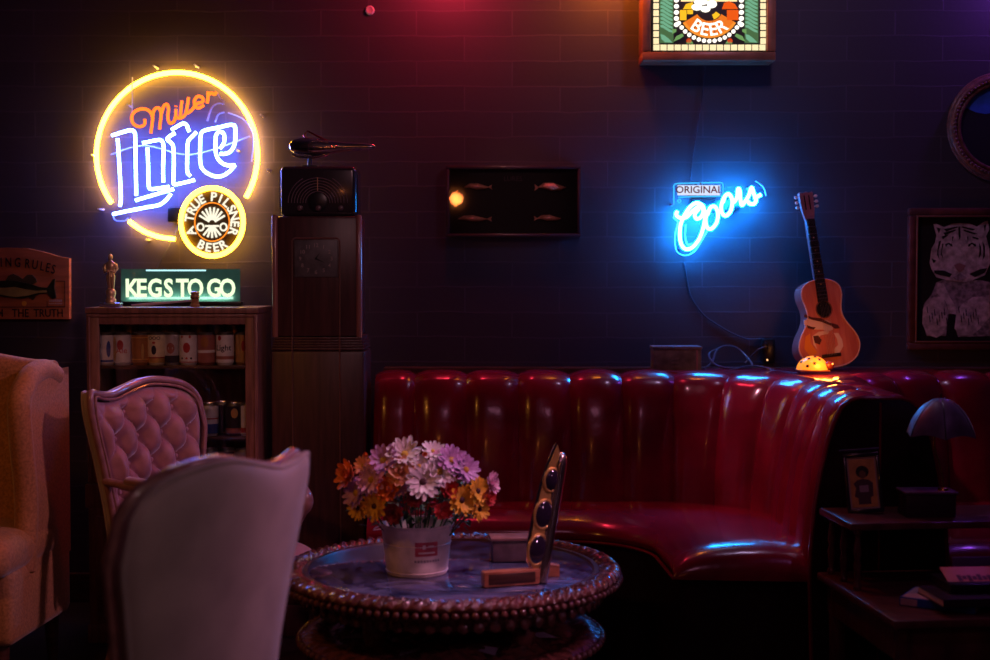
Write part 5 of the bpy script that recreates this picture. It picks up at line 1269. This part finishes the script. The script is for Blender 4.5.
m = MB(); m.geo([(-.02, .006, .10), (.02, .006, .10), (.02, .05, .005), (-.02, .05, .005), (-.02, .010, .10), (.02, .010, .10), (.02, .054, .005), (-.02, .054, .005)], [[0, 1, 2, 3], [4, 5, 6, 7], [0, 4, 7, 3], [1, 5, 6, 2]]); m.build('easel_back', wood_dark, pc, smooth=0, world=False)
# parasol lamp
uq = P(938, 513, 4.00); ux = uq.x
um = thing('parasol_figure', 'little dark purple parasol on a curved stem above a box-shaped base, right side', 'ornament', (ux, 4.01, ESZ))
um['label'] = 'small dark purple parasol lamp on a curved stem and box-shaped base'; um['category'] = 'lamp'
zt1 = P(940, 398, 4.01).z; zb1 = P(940, 436, 4.01).z; ucx = P(941, 400, 4.01).x; rU = (P(976, 430, 4.01).x-P(905, 430, 4.01).x)/2
m = MB(); NR = 6
def para(u, v):
    a = 2*PI*u+R(20); seg = (u*NR) % 1; scal = 1-.10*sin(PI*seg)*v; r = rU*(.55*sin(v*PI/2)+.45*v)*scal; z = zt1-(zt1-zb1)*(1-cos(v*PI/2))**.9 + .010*sin(PI*seg)*v
    return (ucx+r*cos(a), 4.01+r*sin(a), z)
m.grid(para, NR*10+1, 14); m.v += []; m.build('canopy', mat('parasol_silk', (.09, .055, .11), .45, var=.2, vscale=30, sheen=.4), um, smooth=25)
for k in range(NR):
    m = MB(); m.tube([Vector(para(k/NR, i/10))+Vector((0, 0, -.001)) for i in range(11)], .0018, 5); m.build('rib', black_plastic, um)
m = MB(); m.tube([(ucx, 4.01, zt1-.005), (ucx, 4.01, zt1+.014)], [.004, .001], 8); m.build('finial', black_plastic, um)
m = MB(); m.tube(catmull([(ucx, 4.01, zt1-.006), P(934, 440, 4.01), P(938, 460, 4.01), P(942, 475, 4.01), P(943, 492, 4.01)], 5), .0035, 8); m.build('stem', brass, um)
zbx = P(930, 494, 3.98).z; bxa, bxb = P(906, 500, 3.98).x, P(956, 500, 3.98).x
m = MB(); m.box(((bxa+bxb)/2, 4.02, (ESZ+zbx)/2), (bxb-bxa, .09, zbx-ESZ), .004); ubb = m.build('base', mat('base_dark', (.04, .02, .03), .4), um)
m = MB(); m.box(((bxa+bxb)/2, 4.02, zbx+.003), (bxb-bxa+.012, .10, .008), .003); m.build('base_top', mat('base_top_purple', (.12, .06, .12), .4, var=.3, vscale=30), um)
m = MB(); a = P(943, 492, 4.01); m.lathe([(.016, 0), (.014, .006), (.004, .009)], 16, (a.x, 4.01, zbx+.006)); m.build('stem_foot', brass, um)
# books
def book(name, label, c, size, rz, cover, pages, z, spine=None, cat='book'):
    b = thing(name, label, cat, (c[0], c[1], z), rz); sx_, sy_, sz_ = size
    m = MB(); m.box((0, .002, sz_/2), (sx_-.006, sy_-.004, sz_-.004)); m.build('pages', pages, b, smooth=0, world=False)
    m = MB(); m.box((0, 0, .001), (sx_, sy_, .002)); m.box((0, 0, sz_-.001), (sx_, sy_, .002)); m.box((0, -sy_/2+.001, sz_/2), (sx_, .002, sz_)); m.build('cover', cover, b, smooth=0, world=False)
    return b
pagem = mat('paper_pages', (.65, .55, .55), .7); bluec = mat('blue_cover', (.03, .10, .42), .35); whitec = mat('white_cover', (.65, .45, .45), .4, var=.2, vscale=20)
c = P(940, 612, 3.70)
b1 = book('paperback_book', 'blue and white book at the bottom of the pile on the end table', (c.x+.02, 3.73), (.20, .15, .022), R(-32), bluec, pagem, ETZ+.001)
m = MB(); m.box((-.075, -.0755, .011), (.045, .001, .018)); m.build('spine_label', whitec, b1, smooth=0, world=False)
m = MB(); m.text('TRIVIA' if False else 'BOOK', .016, Matrix.Translation((.02, -.0765, .006)), .0005)
m = MB(); m.box((-.06, 0, .0225), (.07, .13, .0008)); m.build('cover_label', whitec, b1, smooth=0, world=False)
b2_ = book('magazine', 'dark magazine lying on the blue book with its edge towards the front', (c.x+.085, 3.69), (.24, .17, .020), R(6), mat('dark_cover', (.03, .015, .03), .4), pagem, ETZ+.0245, cat='magazine')
bxr = thing('open_box', 'dark open box with a pink printed card lid on top of the books', 'box', (c.x+.11, 3.74, ETZ+.046), R(4), None)
m = MB(); m.box((0, 0, .012), (.20, .14, .024), .002); m.build('box_tray', black_plastic, bxr, world=False)
m = MB(); M = Matrix.Translation((-.01, -.02, .030)) @ Matrix.Rotation(R(24), 4, 'X')
m.box((0, 0, 0), (.165, .10, .003), .001, M=Matrix()); m.v = [M @ v for v in m.v]; pk = m.build('pink_card', mat('pink_card', (.75, .22, .20), .45, var=.1, vscale=10), bxr, world=False)
m = MB()
for s, yy, sz in (('WESTERN' if False else 'Card Game', -.012, .030),):
    m.text(s, sz, M @ Matrix.Translation((0, 0, .002)) @ Matrix.Rotation(-PI/2, 4, 'X') @ Matrix.Translation((0, 0, yy)), .001, .01)
m = MB()
for k in range(7): m.box((-.045+.014*k, -.002+.002*sin(k*2), .002), (.011, .020+.006*cos(k*3), .001))
m.v = [M @ v for v in m.v]; m.build('card_print', mat('card_print', (.12, .02, .03), .5), bxr, smooth=0, world=False)
m = MB(); m.box((.03, .066, .045), (.14, .006, .05), .002); m.build('box_flap', mat('violet_flap', (.12, .07, .2), .4), bxr, world=False)
# ------------------------------------------------------------------ lights and camera
def lamp(name, loc, col, w, size=.05, typ='POINT', aim=None, **kw):
    d = bpy.data.lights.new(name, typ); d.color = col; d.energy = w
    if typ == 'AREA': d.size = size
    else: d.shadow_soft_size = size
    for k, v in kw.items(): setattr(d, k, v)
    o = bpy.data.objects.new(name, d); COL.objects.link(o); o.location = loc
    if aim is not None: o.rotation_euler = (Vector(aim)-Vector(loc)).to_track_quat('-Z', 'Y').to_euler()
    return o
lamp('red_ceiling_lamp', (-.19, 5.42, 2.66), (1, .03, .07), 17.0, .06)
lamp('purple_ceiling_lamp', (2.25, 5.5, 2.62), (.35, .08, 1), 9.0, .06)
lamp('amber_bloom_fill', (.47, 5.45, 2.60), (1, .22, .015), 9.0, .05)  # added glow standing in for the lit sign's bloom on wall and frame
lamp('magenta_stage_lamp', (1.35, 3.3, 2.45), (1, .38, .60), 110, .08, 'SPOT', (-.8, 3.75, .7), spot_size=R(52), spot_blend=.5)
lamp('orange_stage_lamp', (-1.7, 2.8, 2.2), (1, .34, .05), 23, .06, 'SPOT', (-1.2, 3.9, .55), spot_size=R(72), spot_blend=.6)
lamp('violet_end_table_fill', (1.75, 2.6, 2.7), (.8, .25, .9), 6, .06, 'SPOT', (1.3, 3.9, .5), spot_size=R(50), spot_blend=.7)  # added fill so the end table and its objects come out less dark
lamp('pink_chair_fill', (1.9, .7, 2.3), (1, .62, .60), 30, .08, 'SPOT', (-.45, 2.6, .75), spot_size=R(24), spot_blend=.8)  # unseen fill added to lift the foreground chair's back
lamp('pink_cabinet_fill', (.2, 1.9, 2.7), (1, .50, .52), 50, .08, 'SPOT', (-.98, 5.0, 1.35), spot_size=R(24), spot_blend=.9)  # narrow beam added for the cabinet and the upper clock
lamp('dim_pink_fill', (.3, .8, 2.8), (.85, .28, .5), 8, .2)  # general pinkish fill added to lift the blacks
lamp('low_shelf_fill', (1.45, 2.3, 1.25), (1, .42, .7), 16, .05, 'SPOT', (-.1, 3.95, .25), spot_size=R(26), spot_blend=.8)  # invented low light reaching the coffee table's lower shelf
lamp('bouquet_fill', (.05, 4.25, 2.95), (1, .75, .92), 60, .06, 'SPOT', (-.10, 4.08, .6), spot_size=R(20), spot_blend=.8)  # extra spot added to brighten the bouquet from above
lamp('sofa_curve_fill', (-.35, 4.3, 2.6), (1, .36, .50), 62, .05, 'SPOT', (1.05, 4.7, .75), spot_size=R(30), spot_blend=.7)  # pink light added to brighten the sofa's curved channels
lamp('lure_case_fill', (-.1, 3.4, 2.9), (1, .42, .42), 14, .04, 'SPOT', (.08, 5.63, 1.66), spot_size=R(13), spot_blend=.9)  # small spot added so the framed lures become visible
lamp('cool_bar_lamp', (1.05, 4.6, 2.85), (.8, .55, 1), 9, .08)
lamp('room_bulb', (-.345, -.9, 2.02), (1, .24, .05), 6, .05)
cam = bpy.data.cameras.new('camera'); co = bpy.data.objects.new('camera', cam); COL.objects.link(co)
co.location = (0, 0, CAMZ); co.rotation_euler = (PI/2-PITCH, 0, 0)
cam.sensor_width = 36; cam.lens = FPX/990*36; cam.clip_start = .05
cam.dof.use_dof = True; cam.dof.focus_distance = 4.9; cam.dof.aperture_fstop = 2.2
SC.camera = co
w = bpy.data.worlds.new('world'); SC.world = w; w.use_nodes = True
w.node_tree.nodes['Background'].inputs[0].default_value = (.01, .004, .015, 1)
SC.view_settings.view_transform = 'Standard'; SC.view_settings.look = 'None'; SC.view_settings.gamma = 1
SC.view_settings.exposure = 0; SC.view_settings.use_curve_mapping = False
SC.cycles.use_denoising = True; SC.cycles.max_bounces = 8; SC.cycles.sample_clamp_indirect = 4
SC.cycles.transparent_max_bounces = 16
